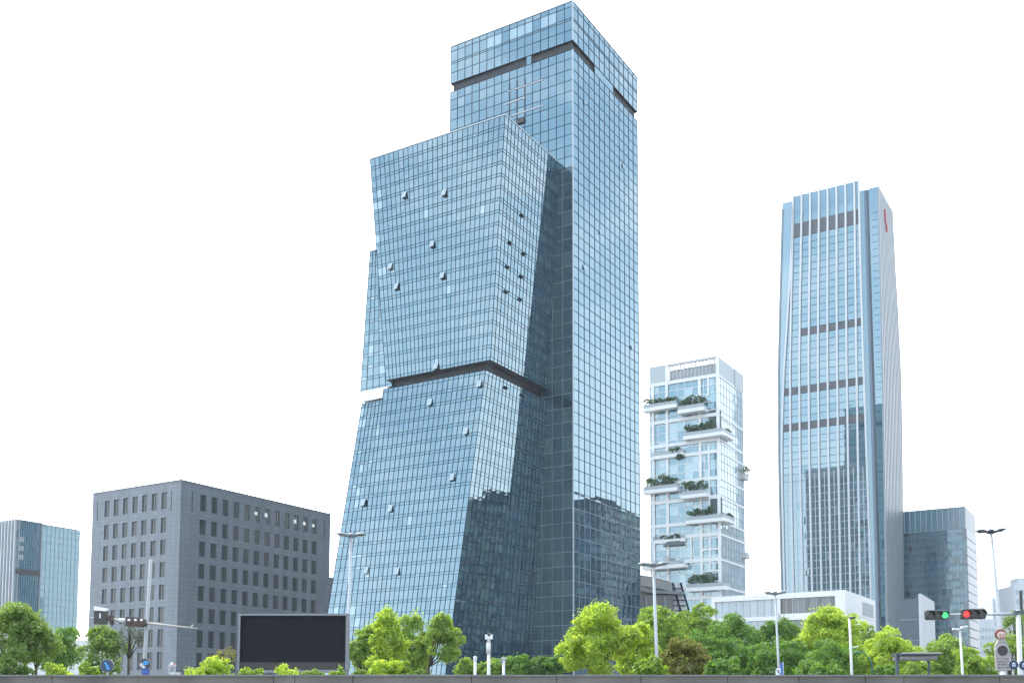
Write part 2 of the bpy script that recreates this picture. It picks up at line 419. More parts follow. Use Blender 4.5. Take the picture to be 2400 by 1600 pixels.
    ZU0, ZU1 = 74.5, 127.3
    ZL1 = 71.9
    tl = lambda z: -33.86 + 0.12 * z             # front of the lower part
    v = rows(ZU1 - ZU0, (0.66, 1.98))
    pk0 = chooser(90, 90, (0.74, 0.22, 0.035, 0.005), 41)
    rp = random.Random(5); blinds = {}
    for j in range(0, 60): blinds[j] = rp.randint(0, 4) if rp.random() < 0.45 else 0
    def pkf(i, j):
        if j % 2 == 0: return 2 if (i * 7 + j) % 5 else 0
        if i < blinds[j] and (i + j) % 3: return 3
        return pk0(i, j)
    gl, mu = MB(), MB()
    curtain(gl, mu, [V((TF, sl(ZU0), ZU0)), V((TF, sr(ZU0), ZU0)), V((TF, sr(ZU1), ZU1)), V((TF, sl(ZU1), ZU1))], cuts(27), v, pkf, 0.055, 0.045, jit=0.007)
    curtain(gl, mu, [V((TF, sr(ZU0), ZU0)), V((0, sr(ZU0), ZU0)), V((0, sr(ZU1), ZU1)), V((TF, sr(ZU1), ZU1))], cuts(17), v, side, 0.05, 0.045, jit=0.004)
    gl.build('upper_glass', GL, r); mu.build('mullions', MULL, r)
    b = MB(); e = 0.25
    b.hexa([(TF + e, sr(ZU0) + e, ZU0 + .02), (0, sr(ZU0) + e, ZU0 + .02), (0, sl(ZU0) - e, ZU0 + .02), (TF + e, sl(ZU0) - e, ZU0 + .02),
            (TF + e, sr(ZU1) + e, ZU1 - .5), (0, sr(ZU1) + e, ZU1 - .5), (0, sl(ZU1) - e, ZU1 - .5), (TF + e, sl(ZU1) - e, ZU1 - .5)])
    b.build('upper_body', MAT_BODY, r)
    b = MB(); b.quad((TF, sl(ZU0), ZU0), (0, sl(ZU0), ZU0), (0, sr(ZU0), ZU0), (TF, sr(ZU0), ZU0)); b.build('soffit', SOFFIT, r)
    b = MB()
    for z, d in ((ZU1, 0.30),):
        b.hexa([(TF - .05, sr(z) - .05, z + .003), (0, sr(z) - .05, z + .003), (0, sr(z) + .4, z + .003), (TF - .05, sr(z) + .4, z + .003)] +
               [(TF - .05, sr(z) - .05, z + d), (0, sr(z) - .05, z + d), (0, sr(z) + .4, z + d), (TF - .05, sr(z) + .4, z + d)])
        b.box(TF - .05, TF + .4, sr(z) + .41, sl(z), z + .003, z + d)
    b.build('parapet_edge', MULL_PALE, r)
    # lower part
    v = rows(ZL1, (2.0, 0.66))
    gl, mu = MB(), MB()
    pkl = chooser(90, 90, (0.70, 0.26, 0.037, 0.003), 51)
    pk1 = lambda i, j: (2 if (j % 2 and (i + j) % 4) else pkl(i, j))
    P = [V((tl(0), 34.9, 0)), V((tl(0), sr(0), 0)), V((tl(ZL1), sr(ZL1), ZL1)), V((tl(ZL1), 34.2, ZL1))]
    curtain(gl, mu, P, cuts(20), v, pk1, 0.055, 0.045, jit=0.007)
    P = [V((tl(0), sr(0), 0)), V((0, sr(0), 0)), V((0, sr(ZL1), ZL1)), V((tl(ZL1), sr(ZL1), ZL1))]
    curtain(gl, mu, P, cuts(18), v, side, 0.05, 0.045, jit=0.0022)
    gl.build('lower_glass', GL, r); mu.build('mullions', MULL, r)
    b = MB()
    b.hexa([(tl(0) + e, sr(0) + e, 0), (0, sr(0) + e, 0), (0, 34.6, 0), (tl(0) + e, 34.6, 0),
            (tl(ZL1) + e, sr(ZL1) + e, ZL1 - .02), (0, sr(ZL1) + e, ZL1 - .02), (0, 34, ZL1 - .02), (tl(ZL1) + e, 34, ZL1 - .02)])
    b.build('lower_body', MAT_BODY, r)
    b = MB(); b.box(TF + 1.6, 0, sr(73) + 1.6, 33.5, ZL1 - .5, ZU0 + .3); b.build('dark_slot', DARKGAP, r)
    b = MB(); b.quad((tl(ZL1), sr(ZL1), ZL1), (0, sr(ZL1), ZL1), (0, 34.2, ZL1), (tl(ZL1), 34.2, ZL1)); b.build('ledge', SOFFIT, r)
    # left wing, set back above and flush below
    gl, mu = MB(), MB(); pkw = chooser(30, 90, (0.45, 0.33, 0.14, 0.08), 61)
    z0, z1 = 73.2, 106.0
    P = [V((TF + 0.9, 43.0, z0)), V((TF + 0.9, 33.8, z0)), V((TF + 0.9, 36.5, z1)), V((TF + 0.9, 40.7, z1))]
    curtain(gl, mu, P, cuts(5), rows(z1 - z0, (0.66, 1.98)), pkw, 0.05, 0.045, jit=0.02)
    gl.build('upper_wing_glass', GL, r); mu.build('mullions', MULL, r); gl, mu = MB(), MB()
    z1 = 69.6
    P = [V((tl(0) + 0.35, 46.4, 0)), V((tl(0) + 0.1, 34.95, 0)), V((tl(z1) + 0.1, 34.25, z1)), V((tl(z1) + 0.35, 40.5, z1))]
    curtain(gl, mu, P, cuts(6), rows(z1, (2.0, 0.66)), pkw, 0.05, 0.045, jit=0.02)
    gl.build('lower_wing_glass', GL, r); mu.build('mullions', MULL, r)
    b = MB()
    b.hexa([(TF + 1.2, 33.5, 71.8), (0, 33.5, 71.8), (0, 42.6, 71.8), (TF + 1.2, 42.6, 71.8), (TF + 1.2, 36.3, 106), (0, 36.3, 106), (0, 40.4, 106), (TF + 1.2, 40.4, 106)])
    b.hexa([(tl(0) + .6, 34.8, 0), (0, 34.8, 0), (0, 46.1, 0), (tl(0) + .6, 46.1, 0), (tl(69.6) + .6, 34.3, 69.6), (0, 34.3, 69.6), (0, 40.3, 69.6), (tl(69.6) + .6, 40.3, 69.6)])
    b.build('wing_body', MAT_BODY, r)
    b = MB(); b.box(TF - 0.1, -1, 34.35, 41.6, 70.6, 73.0); b.build('white_ledge', WHITE, r)
    # open windows: top-hung sashes pushed out at the bottom
    def open_win(s_or_t, z, face, size=(1.15, 1.6), ang=20):
        if face == 'f':
            fx = TF if z > ZU0 else tl(z)
            o, ux, nrm = V((fx - .11, s_or_t, z)), V((0, -1, 0)), V((-1, 0, 0))
        elif face == 'r':
            o, ux, nrm = V((s_or_t, sr(z) - .11, z)), V((1, 0, 0)), V((0, -1, 0))
        else:
            o, ux, nrm = V((s_or_t, -.12, z)), V((1, 0, 0)), V((0, -1, 0))
        hw, h = size[0] / 2, size[1]
        up = V((0, 0, 1)); a = rad(ang)
        dn = -up * math.cos(a) + nrm * math.sin(a)
        hole = MB()
        hole.quad(o - ux * hw - up * h, o + ux * hw - up * h, o + ux * hw, o - ux * hw)
        w_ = hole.build('open_window', BLACKP, r)
        ss = MB(); n2 = ux.cross(-dn).normalized() * -1
        n2 = nrm * math.cos(a) + up * math.sin(a)
        p = [o - ux * hw + nrm * .03, o + ux * hw + nrm * .03]
        q = [p[0] + dn * h, p[1] + dn * h]
        th = -n2 * 0.07
        ss.hexa([q[0] + th, q[1] + th, q[1], q[0], p[0] + th, p[1] + th, p[1], p[0]])
        ss.build('sash', SASH if face == 'f' else G_BLUE2, w_)
    for (px, py) in ((949, 450), (1042, 445), (1014, 565), (916, 617), (1038, 638), (930, 664), (1023, 850)):
        z = ZHIT('f', px, py, TF); open_win(z[0], z[1], 'f')
    for (px, py) in ((1118, 888), (1004, 932), (1094, 1002), (1070, 1112), (930, 1186), (865, 1172), (885, 1332), (957, 1334)):
        z = ZHIT('f', px, py, -26.5); open_win(z[0], z[1], 'f')
    for (px, py) in ((1224, 502), (1196, 566), (1228, 592), (1190, 622), (1222, 645), (1186, 680), (1219, 698), (1185, 905), (1224, 922)):
        z = ZHIT('r', px, py, 0); open_win(z[0], z[1], 'r', (1.1, 0.7), 35)
    for (px, py) in ((1370, 236), (1460, 385), (1406, 540), (1368, 622), (1480, 810)):
        z = ZHIT('t', px, py, 0); open_win(z[0], z[1], 't', (0.8, 1.0), 7)
    z = ZHIT('l', 1221, 284, 0)
    b = MB(); b.box(-0.5, 0.0, z[0] - 1.1, z[0] + 1.1, z[1] - .7, z[1] + .4); b.build('open_window', BLACKP, r)
MAT_BODY = mat('tower_body', (0.03, 0.05, 0.07), 0.5)
SASH = mat('pale_sash_glass', (0.30, 0.36, 0.39), 0.1, ior=1.6)
uR = Vector((math.cos(GRID), math.sin(GRID), 0)); uL = Vector((-uR.y, uR.x, 0))
def ZHIT(face, px, py, t0):
    """local (s or t, z) of a photo pixel on a face of the twin tower"""
    p = at(px, py, 100.0); o = Vector((0, 0, EYE)); d = p - o
    if face == 'f': P0, n = K + uR * t0, uR
    elif face == 'l': P0, n = K, uR
    elif face == 't': P0, n = K, uL
    else: P0, n = K + uL * 11.708, (uL + Vector((0, 0, 0.0656))).normalized()
    k = (P0 - o).dot(n) / d.dot(n); q = o + d * k - K
    return (q.dot(uL) if face in 'fl' else q.dot(uR)), q.z
build_main()

# ------------------------------------------------------------------ grey stone office block
def build_grey():
    C, H = corner(425, 1125.5, 250.0)
    r = thing('stone_office_block', 'dark grey stone office block with rows of narrow upright windows', 'office building', C, GRID)
    NL, NR = 32.7, 52.4
    rowz = [(49.3, 53.4)] + [(47.2 - 5.42 * k - 3.65, 47.2 - 5.42 * k) for k in range(4)] + [(47.2 - 5.42 * k - (3.65 if k < 5 else 4.2), 47.2 - 5.42 * k) for k in range(4, 8)]
    wins = []
    def face(colsets, depth, axis, W_):
        wall, rev = MB(), MB()
        for (z0, z1), cols in colsets: pass
        zz = [0.0]
        for (z0, z1) in sorted(rowz): zz += [z0, z1]
        zz.append(H)
        def P(u, d, z): return (d, u, z) if axis == 'L' else (u, d, z)
        def q(u0, u1, za, zb, mb=wall):
            a, b = (u1, u0) if axis == 'L' else (u0, u1)
            mb.quad(P(a, 0, za), P(b, 0, za), P(b, 0, zb), P(a, 0, zb))
        for k in range(len(zz) - 1):
            za, zb = zz[k], zz[k + 1]
            if k % 2 == 0: q(0, W_, za, zb); continue
            cols = colsets[-1][1] if za > 49 else colsets[0][1]
            u = 0
            for (c0, c1) in cols:
                q(u, c0, za, zb); u = c1
                for (a, b) in ((c0, c0), (c1, c1)):
                    wall.quad(P(a, 0, za), P(a, depth, za), P(a, depth, zb), P(a, 0, zb), 1)
                wall.quad(P(c0, 0, zb), P(c1, 0, zb), P(c1, depth, zb), P(c0, depth, zb), 1)
                wall.quad(P(c0, 0, za), P(c1, 0, za), P(c1, depth, za), P(c0, depth, za), 1)
                wins.append((axis, c0, c1, za, zb, depth))
            q(u, W_, za, zb)
        return wall
    colL = [(4.86 + 3.52 * k, 4.86 + 3.52 * k + 1.98) for k in range(7)]
    colLt = colL
    colR = [(5.9 + 3.56 * k, 5.9 + 3.56 * k + 1.98) for k in range(12)]
    face([(None and 0 or (0, 0), colL), ((0, 0), colLt)], 0.32, 'L', NL).build('front_wall', [STONE, STONE_S], r)
    face([((0, 0), colR), ((0, 0), colR)], 0.32, 'R', NR).build('side_wall', [STONE, STONE_S], r)
    b = MB(); b.box(0.40, NR, 0.40, NL, 0, H - 0.6); b.build('inner_body', STONE_S, r)
    b = MB()
    b.box(-0.12, NR + 0.1, -0.12, 0.5, H + 0.002, H + 0.28); b.box(-0.12, 0.5, 0.503, NL, H + 0.002, H + 0.28)
    b.build('coping', STONE_S, r)
    for u in (3.2, 30.6):
        b = MB(); b.box(-0.02, 0.2, u, u + 0.25, 48.6, 53.5); b.build('wall_slit', DARKGAP, r)
        b = MB(); q = u + .1 if u < 5 else 49.9; b.box(q, q + .25, -0.02, 0.2, 48.6, 53.5); b.build('wall_slit', DARKGAP, r)
    b = MB(); b.box(NR + .01, NR + 3.2, 0.4, 12, 0, 38.0); b.build('side_wing', STONE_S, r)
    wr = random.Random(3)
    def pane(mb, w):
        ax, c0, c1, za, zb, d = w
        def P(u, dd, z): return (dd, u, z) if ax == 'L' else (u, dd, z)
        a, b_ = (c1, c0) if ax == 'L' else (c0, c1)
        k = wr.random(); m = 0 if k < 0.72 else 1; zb_ = zb - (zb - za) * wr.choice((0, 0, 0, .25, .4))
        mb.quad(P(a, d, za), P(b_, d, za), P(b_, d, zb), P(a, d, zb), m)
        mid = a + (b_ - a) * 0.5; s = 0.04
        for (u0, u1, z0, z1) in ((mid - s, mid + s, za, zb),):
            lo, hi = min(u0, u1), max(u0, u1)
            if ax == 'L': mb.box(d - .05, d - .004, lo + .02, hi - .02, z0, z1, 2)
            else: mb.box(lo, hi, d - .06, d - .004, z0, z1, 2)
    # the hundred that show largest are parts of their own
    vis = [w for w in wins if w[3] > 11]
    vis.sort(key=lambda w: -(w[4] - w[3]) + (0.03 * (w[1] if w[0] == 'R' else w[1] * 0.5)))
    for w in vis[:100]:
        m = MB(); pane(m, w); m.build('window', [BRONZE, CURT, MULL], r)
    rest = MB()
    for w in vis[100:] + [w for w in wins if w[3] <= 11]: pane(rest, w)
    o = rest.build('window', [BRONZE, CURT, MULL], r); o['kind'] = 'stuff'
    for k in (5, 6, 9, 10, 11):
        b = MB(); b.box(5.9 + 3.56 * k + .3, 5.9 + 3.56 * k + 1.15, 0.2, 0.3, 51.2, 52.2 - .1 * (k % 3)); b.build('lit_pane', LIT, r)
build_grey()

# ------------------------------------------------------------------ slender finned tower on the right
FINW = mat('bright_fin', (0.46, 0.48, 0.50), 0.45)
def build_finned():
    C, H = corner(2056, 437, 400.0)
    r = thing('finned_tower', 'slender bulging glass tower with white vertical fins and pale ribbed side', 'skyscraper', C, GRID)
    def curve(pts):
        def f(z):
            for (a, p), (b, q) in zip(pts, pts[1:]):
                if z <= b:
                    t = (z - a) / (b - a); t = t * t * (3 - 2 * t) * .4 + t * .6
                    return p + (q - p) * t
            return pts[-1][1]
        return f
    V = Vector
    lo = lambda z: 0.0                                      # the front stands upright
    sl_ = curve([(0, 1.3), (36, 0.95), (62, 0.65), (97, 0.35), (130, 0.12), (H, 0.0)])
    hi = curve([(0, 40.6), (36, 41.0), (62, 41.3), (98, 41.5), (134, 41.1), (164, 40.0), (181, 39.2), (H, 38.2)])
    hiT = curve([(0, 29.8), (37, 30.7), (63, 31.8), (100, 33.9), (137, 34.6), (166, 31.2), (183, 28.0), (H, 25.6)])
    zl = [i * H / 24 for i in range(25)]
    body = MB()
    for a, b in zip(zl, zl[1:]):
        e = 0.6
        body.hexa([(e, sl_(a) + e, a), (hiT(a) - e, sl_(a) + e, a), (hiT(a) - e, hi(a) - e, a), (e, hi(a) - e, a),
                   (e, sl_(b) + e, b - .3), (hiT(b) - e, sl_(b) + e, b - .3), (hiT(b) - e, hi(b) - e, b - .3), (e, hi(b) - e, b - .3)])
    body.build('core', MAT_BODY, r)
    # glass front: bays between the fins
    gl, mu = MB(), MB(); pk = chooser(60, 80, (0.7, 0.2, 0.06, 0.04), 71)
    def sm(t): t = min(1, max(0, t)); return t * t * (3 - 2 * t)
    slantL = lambda z: .030 + .088 * sm((z - 95) / 110)
    slantR = lambda z: .872 - .055 * sm((z - 20) / 190)
    const = lambda u: (lambda z: u)
    edges = [slantL] + [const(.12 + .0929 * k) for k in range(8)] + [slantR]
    bays = [.12 + .0929 * k for k in range(8)] + [.817]
    def fp(u, z, d=0.0): return V((lo(z) - d, lerp(hi(z), sl_(z), u), z))
    floors = [i * 2.95 for i in range(int(H / 2.95) + 1)]
    dark_rows = {}
    for z0 in floors[:-1]:
        z1 = min(z0 + 2.95, H - 0.4)
        k = None
        for (a, b) in ((190.3, 197.6), (150.5, 153.2), (127.0, 129.9), (111.5, 113.2)):
            if a - 1.4 < z0 < b - 1.0: k = 4
        for i, (e0, e1) in enumerate(zip(edges, edges[1:])):
            u0, u1, t0, t1 = e0(z0), e1(z0), e0(z1), e1(z1)
            sub = 2 if z0 < 84 and i else 1
            for q in range(sub):
                A = lambda p, r_: lerp(p, r_, q / sub)
                B = lambda p, r_: lerp(p, r_, (q + 1) / sub)
                j = lambda: rng.uniform(-.006, .006)
                p = [fp(A(u0, u1), z0, j()), fp(B(u0, u1), z0, j()), fp(B(t0, t1), z1, j()), fp(A(t0, t1), z1, j())]
                band = k if (k is not None and (z0 < 149 or z0 > 170 or i > 1)) else None
                gl.quad(*p, band if band is not None else (5 if z0 > 198 else pk(i * 2 + q, int(z0 / 2.95))))
            if z0 < 192:
                p0, p1 = fp(u0, z0, 0.06), fp(u1, z0, 0.06)
                mu.quad(p0, p1, p1 + V((0, 0, .16)), p0 + V((0, 0, .16)), 0 if z0 > 90 else 1)
                if z0 < 92:
                    um = (u0 + u1) / 2; a, b = fp(um - .004, z0, .07), fp(um + .004, z0, .07)
                    c_, d_ = fp(um + .004, z1, .07), fp(um - .004, z1, .07); mu.quad(a, b, c_, d_, 1)
        if z0 < 196:
            for u0, u1 in ((.93 + .045 * (1 - z0 / H) ** .8, 1.0),):
                p0, p1 = fp(u0, z0, .05), fp(u1, z0, .05); mu.quad(p0, p1, p1 + V((0, 0, .14)), p0 + V((0, 0, .14)), 0)
    gl.build('front_glass', [G_BLUE, G_BLUE2, G_TEAL, G_SILVER, mat('louvre_band', (0.075, 0.08, 0.09), .6), mat('crown_glass', (0.09, 0.16, 0.22), 0.08, ior=2.0, tint=TB)], r)
    mu.build('transoms', [MULL, MULL_PALE], r)
    # end facets of the front: a grey-blue one at the left and a notched one at the right
    ef, lf = MB(), MB()
    zf = [q * H / 72 for q in range(73)]
    for a, b in zip(zf, zf[1:]):
        bb = V((0, 0, 2.6 if b > H - .1 else 0)); lf.quad(fp(0, a), fp(slantL(a), a), fp(slantL(b), b) + bb, fp(0, b) + bb, 0)
        n0a, n0b = lerp(.925, .861, a / H), lerp(.925, .861, b / H); n1a, n1b = lerp(.972, .908, a / H), lerp(.972, .908, b / H)
        ef.quad(fp(slantR(a), a), fp(n0a, a, -.3), fp(n0b, b, -.3), fp(slantR(b), b), 1)
        ef.quad(fp(n0a, a, -.3), fp(n1a, a, -.9), fp(n1b, b, -.9), fp(n0b, b, -.3), 2)
        ef.quad(fp(n1a, a, -.9), fp(n1a + .003, a), fp(n1b + .003, b), fp(n1b, b, -.9), 2)
        ef.quad(fp(n1a + .003, a), fp(1, a), fp(1, b), fp(n1b + .003, b), 3)
    ef.build('corner_glass', [G_SILVER, mat('strip_glass', (0.04, 0.09, 0.13), 0.22, ior=2.3, tint=TB), mat('notch_glass', (0.04, 0.09, 0.15), 0.25, ior=1.6), G_BLUE2], r)
    cs = MB()                                              # the front screen stands higher than the roof
    for u0, u1 in zip(bays, bays[1:]):
        a, b = fp(u0, H), fp(u1, H); up = V((0, 0, 4.2))
        a, b = a - V((.1, 0, 0)), b - V((.1, 0, 0)); cs.quad(a + V((0, 0, -2.4)), b + V((0, 0, -2.4)), b + up, a + up); cs.quad(b + V((.4, 0, 0)), a + V((.4, 0, 0)), a + up + V((.4, 0, 0)), b + up + V((.4, 0, 0))); cs.quad(a + up, b + up, b + up + V((.4, 0, 0)), a + up + V((.4, 0, 0)))
    cs.build('crown_screen', MATS['crown_glass'], r)
    lf.build('end_facet', G_SILVER, r)
    # fins
    for i, uf in enumerate(edges + [const(0.0)]):
        f = MB(); d = 0.8 if i <= 9 else 0.5; wv = 0.34
        for a, b in zip(zl, zl[1:]):
            p = []
            for z in (a, b):
                s = lerp(hi(z), sl_(z), uf(z))
                p.append([(-d, s - wv, z), (.2, s - wv, z), (.2, s + wv, z), (-d, s + wv, z)])
            f.hexa(p[0] + p[1])
        if 1 <= i <= 9:
            s = lerp(hi(H), sl_(H), uf(H)); f.box(-d, .2, s - wv, s + wv, H + .01, H + 5.0)
        f.build('fin', FINW if i <= 9 else GREYP, r)
    # ribbed side
    sd_ = MB()
    n = 13
    for a, b in zip(zl, zl[1:]):
        for i in range(n):
            u0, u1 = i / n, (i + 0.55) / n
            def sp(u, z, d): return V((lerp(lo(z), hiT(z), u), sl_(z) - d, z))
            sd_.quad(sp(u0, a, .7), sp(u1, a, .7), sp(u1, b, .7), sp(u0, b, .7), 0)
            sd_.quad(sp(u1, a, .7), sp(u1, a, 0), sp(u1, b, 0), sp(u1, b, .7), 0)
            sd_.quad(sp(u0, a, 0), sp(u0, a, .7), sp(u0, b, .7), sp(u0, b, 0), 0)
            sd_.quad(sp(u1, a, 0), sp((i + 1) / n, a, 0), sp((i + 1) / n, b, 0), sp(u1, b, 0), 1)
    sd_.build('ribbed_side', [mat('pale_grey_rib', (0.20, 0.225, 0.25), 0.42, var=0.06, vscale=0.1), mat('rib_gap_glass', (0.07, 0.10, 0.13), 0.2, ior=1.7)], r)
    t = MB(); t.box(.6, hiT(H) - .1, .6, hi(H) - .1, H - .3, H - .05); t.build('roof', GREYP, r)
    # red swoosh emblem near the top of the side
    em = MB(); y0 = -1.1
    sw = [(8.6, 199.3), (8.8, 199.3), (9.6, 196.0), (11.2, 194.2), (12.2, 191.2), (11.3, 191.0), (10.2, 193.6), (8.7, 195.4)]
    em.prism(list(reversed(sw)), y0, y0 + .4, 0)
    em.prism([(9.4, 198.6), (10.4, 197.2), (10.8, 197.7), (9.8, 199.2)], y0, y0 + .4, 0)
    em.build('emblem', RED, r)
build_finned()

# ------------------------------------------------------------------ white tower with planted terraces
def build_terrace_tower():
    C, H = corner(1681.5, 833, 330.0)
    r = thing('terraced_tower', 'white framed glass tower with projecting planted terraces', 'high-rise', C, GRID)
    SL, SR = 23.8, 23.0
    V = Vector
    zc = lambda y: H - (y - 80) * 0.0553            # enlarged-photo rows to height at the corner
    body = MB(); body.box(0.5, SR - .3, 0.5, SL - .3, 0, H - 6); body.build('core', mat('pale_core', (0.22, 0.26, 0.28), 0.5), r)
    GLS = [mat('clear_blue_glass', (0.045, 0.13, 0.18), 0.03, ior=2.3, tint=TB), mat('curtained_glass', (0.30, 0.37, 0.40), 0.06, ior=2.2, tint=TB),
           mat('pale_green_glass', (0.20, 0.30, 0.33), 0.05, ior=2.3, tint=TB), G_BLUE2]
    z1 = zc(195)
    nrow = int(z1 / 2.7)
    gl, mu = MB(), MB(); pk = chooser(60, 60, (0.58, 0.14, 0.18, 0.10), 81)
    usL = [0, .13, .27, .41, .52, .63, .72, .80, .875, 1.0]
    v = [z / z1 for z in [i * z1 / nrow for i in range(nrow + 1)]]
    curtain(gl, mu, [V((0, SL, 0)), V((0, 0, 0)), V((0, 0, z1)), V((0, SL, z1))], usL, v, pk, 0.16, 0.2, 0.14, 0.10)
    gl.build('front_glass', GLS, r); mu.build('front_frame', WHITE, r)
    gl, mu = MB(), MB(); pk = chooser(60, 60, (0.0, 0.40, 0.60, 0.0), 83)
    curtain(gl, mu, [V((0, 0, 0)), V((SR, 0, 0)), V((SR, 0, z1)), V((0, 0, z1))], cuts(9), v, pk, 0.22, 0.17, 0.06, 0.06)
    gl.build('side_glass', [GLS[0], mat('white_fritted_glass', (0.42, 0.46, 0.48), 0.06, ior=2.2, tint=TB), mat('pale_fritted_glass', (0.36, 0.42, 0.45), 0.05, ior=2.3, tint=TB)], r)
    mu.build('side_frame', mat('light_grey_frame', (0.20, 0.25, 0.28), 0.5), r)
    # heavy white frame bands on the front
    fr = MB()
    for y in (195, 425, 570, 640, 795, 905, 1045, 1120, 1265, 1420, 1480): fr.box(-0.42, 0.0, 0.3, SL, zc(y) - .55, zc(y) + .55); fr.box(0.5, SR, -0.2, 0.0, zc(y) - .3, zc(y) + .3)
    for s0, za, zb in ((0.0, 0, H), (6.1, 0, H - 6), (17.6, 0, H), (22.6, 0, H - 6)): fr.box(-0.5, 0.0, s0 - .45, s0 + .45, za, zb)
    for s0, za, zb in ((3.2, zc(1350), zc(600)), (9.6, zc(1290), zc(1120)), (3.2, zc(310), zc(195))): fr.box(-0.46, 0.0, s0 - .25, s0 + .25, za, zb)
    for y in (1205, 1330): fr.box(-0.44, 0, 0.4, 6, zc(y) - .3, zc(y) + .3)
    fr.build('white_frame', WHITE, r)
    # roof crown: screen walls and louvres
    cr = MB()
    cr.box(0, .4, 17.9, SL, H - 6.2, H); cr.box(0.6, 15.0, 0, .4, H - 6.2, H); cr.box(15.0, SR, -.4, .2, H - 6.2, H - 0.2)
    cr.box(SR - .4, SR, .4, SL, H - 6.2, H - .3); cr.box(.5, SR - .5, SL - .4, SL, H - 6.2, H - .3)
    cr.build('roof_screen', mat('light_grey_screen', (0.40, 0.43, 0.45), 0.5), r)
    lv = MB()
    for i in range(13): lv.box(-.1, .5, 1.0 + i * 1.3, 1.25 + i * 1.3, H - 5.9, H - .9)
    lv.box(-.3, .5, .4, 17.2, H - .85, H - .1); lv.box(2.0, 2.4, 1, 17, H - 6, H - 2.2)
    lv.build('roof_louvre', WHITE_D, r)
    bk = MB(); bk.box(2.6, 3.0, .5, 17.5, H - 6.1, H - 1.4); bk.build('roof_plant_room', GREYP, r)
    # recesses and terraces
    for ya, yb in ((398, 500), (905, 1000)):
        rc = MB(); rc.box(-.18, 2.2, -0.2, 3.1, zc(yb), zc(ya)); rc.build('dark_recess', mat('recess_shade_tone', (0.06, 0.085, 0.095), 0.6), r)  # solid dark box; the recess shade is put into its colour
    for sa, sb, wrap, y, d in ((13.2, 25.2, 0, 345, 2.6), (3.6, 12.6, 0, 390, 3.2), (1.4, 11.2, 8.0, 545, 2.4), (11.5, 22.8, 0, 632, 1.0),
                               (13.2, 25.4, 0, 838, 2.6), (3.0, 11.8, 0, 893, 3.2), (1.4, 10.6, 8.0, 1040, 2.4), (11.5, 22.8, 0, 1135, 1.0),
                               (10.8, 25.4, 0, 1290, 3.4), (0.8, 10.6, 2.4, 1430, 2.4)):
        m = MB(); zt = zc(y)
        s_lo = -d if wrap else sa
        m.box(-d, 0.02, s_lo, sb, zt - .8, zt + .35, 0)
        m.box(-d + .12, -d + .3, s_lo + .1, sb - .1, zt + .352, zt + 1.5, 1)
        m.box(-d + .31, 0, sb - .28, sb - .1, zt + .352, zt + 1.5, 1)
        if wrap:
            m.box(0.03, wrap, -d, 0.0, zt - .5, zt + .35, 0); m.box(-d + .31, wrap - .1, -d + .12, -d + .3, zt + .352, zt + 1.5, 1)
        m.build('terrace', [WHITE, mat('terrace_parapet', (0.33, 0.37, 0.39), 0.5)], r)
    for ya, yb in ((735, 700), (1215, 1180)):
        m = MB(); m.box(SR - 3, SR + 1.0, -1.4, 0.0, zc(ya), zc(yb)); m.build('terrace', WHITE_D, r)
    sh = MB(); sh.hexa([(-1.6, 11.6, zc(1168)), (0, 11.6, zc(1168)), (0, 19, zc(1168)), (-1.6, 19, zc(1168)), (-1.0, 13, zc(1142)), (0, 13, zc(1142)), (0, 17.5, zc(1142)), (-1, 17.5, zc(1142))])
    sh.build('arched_canopy', mat('arch_shade', (0.10, 0.115, 0.12), 0.7), r)
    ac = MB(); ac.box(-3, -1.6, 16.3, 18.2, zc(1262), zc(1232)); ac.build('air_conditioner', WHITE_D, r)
    return C, H, zc
GT = build_terrace_tower()

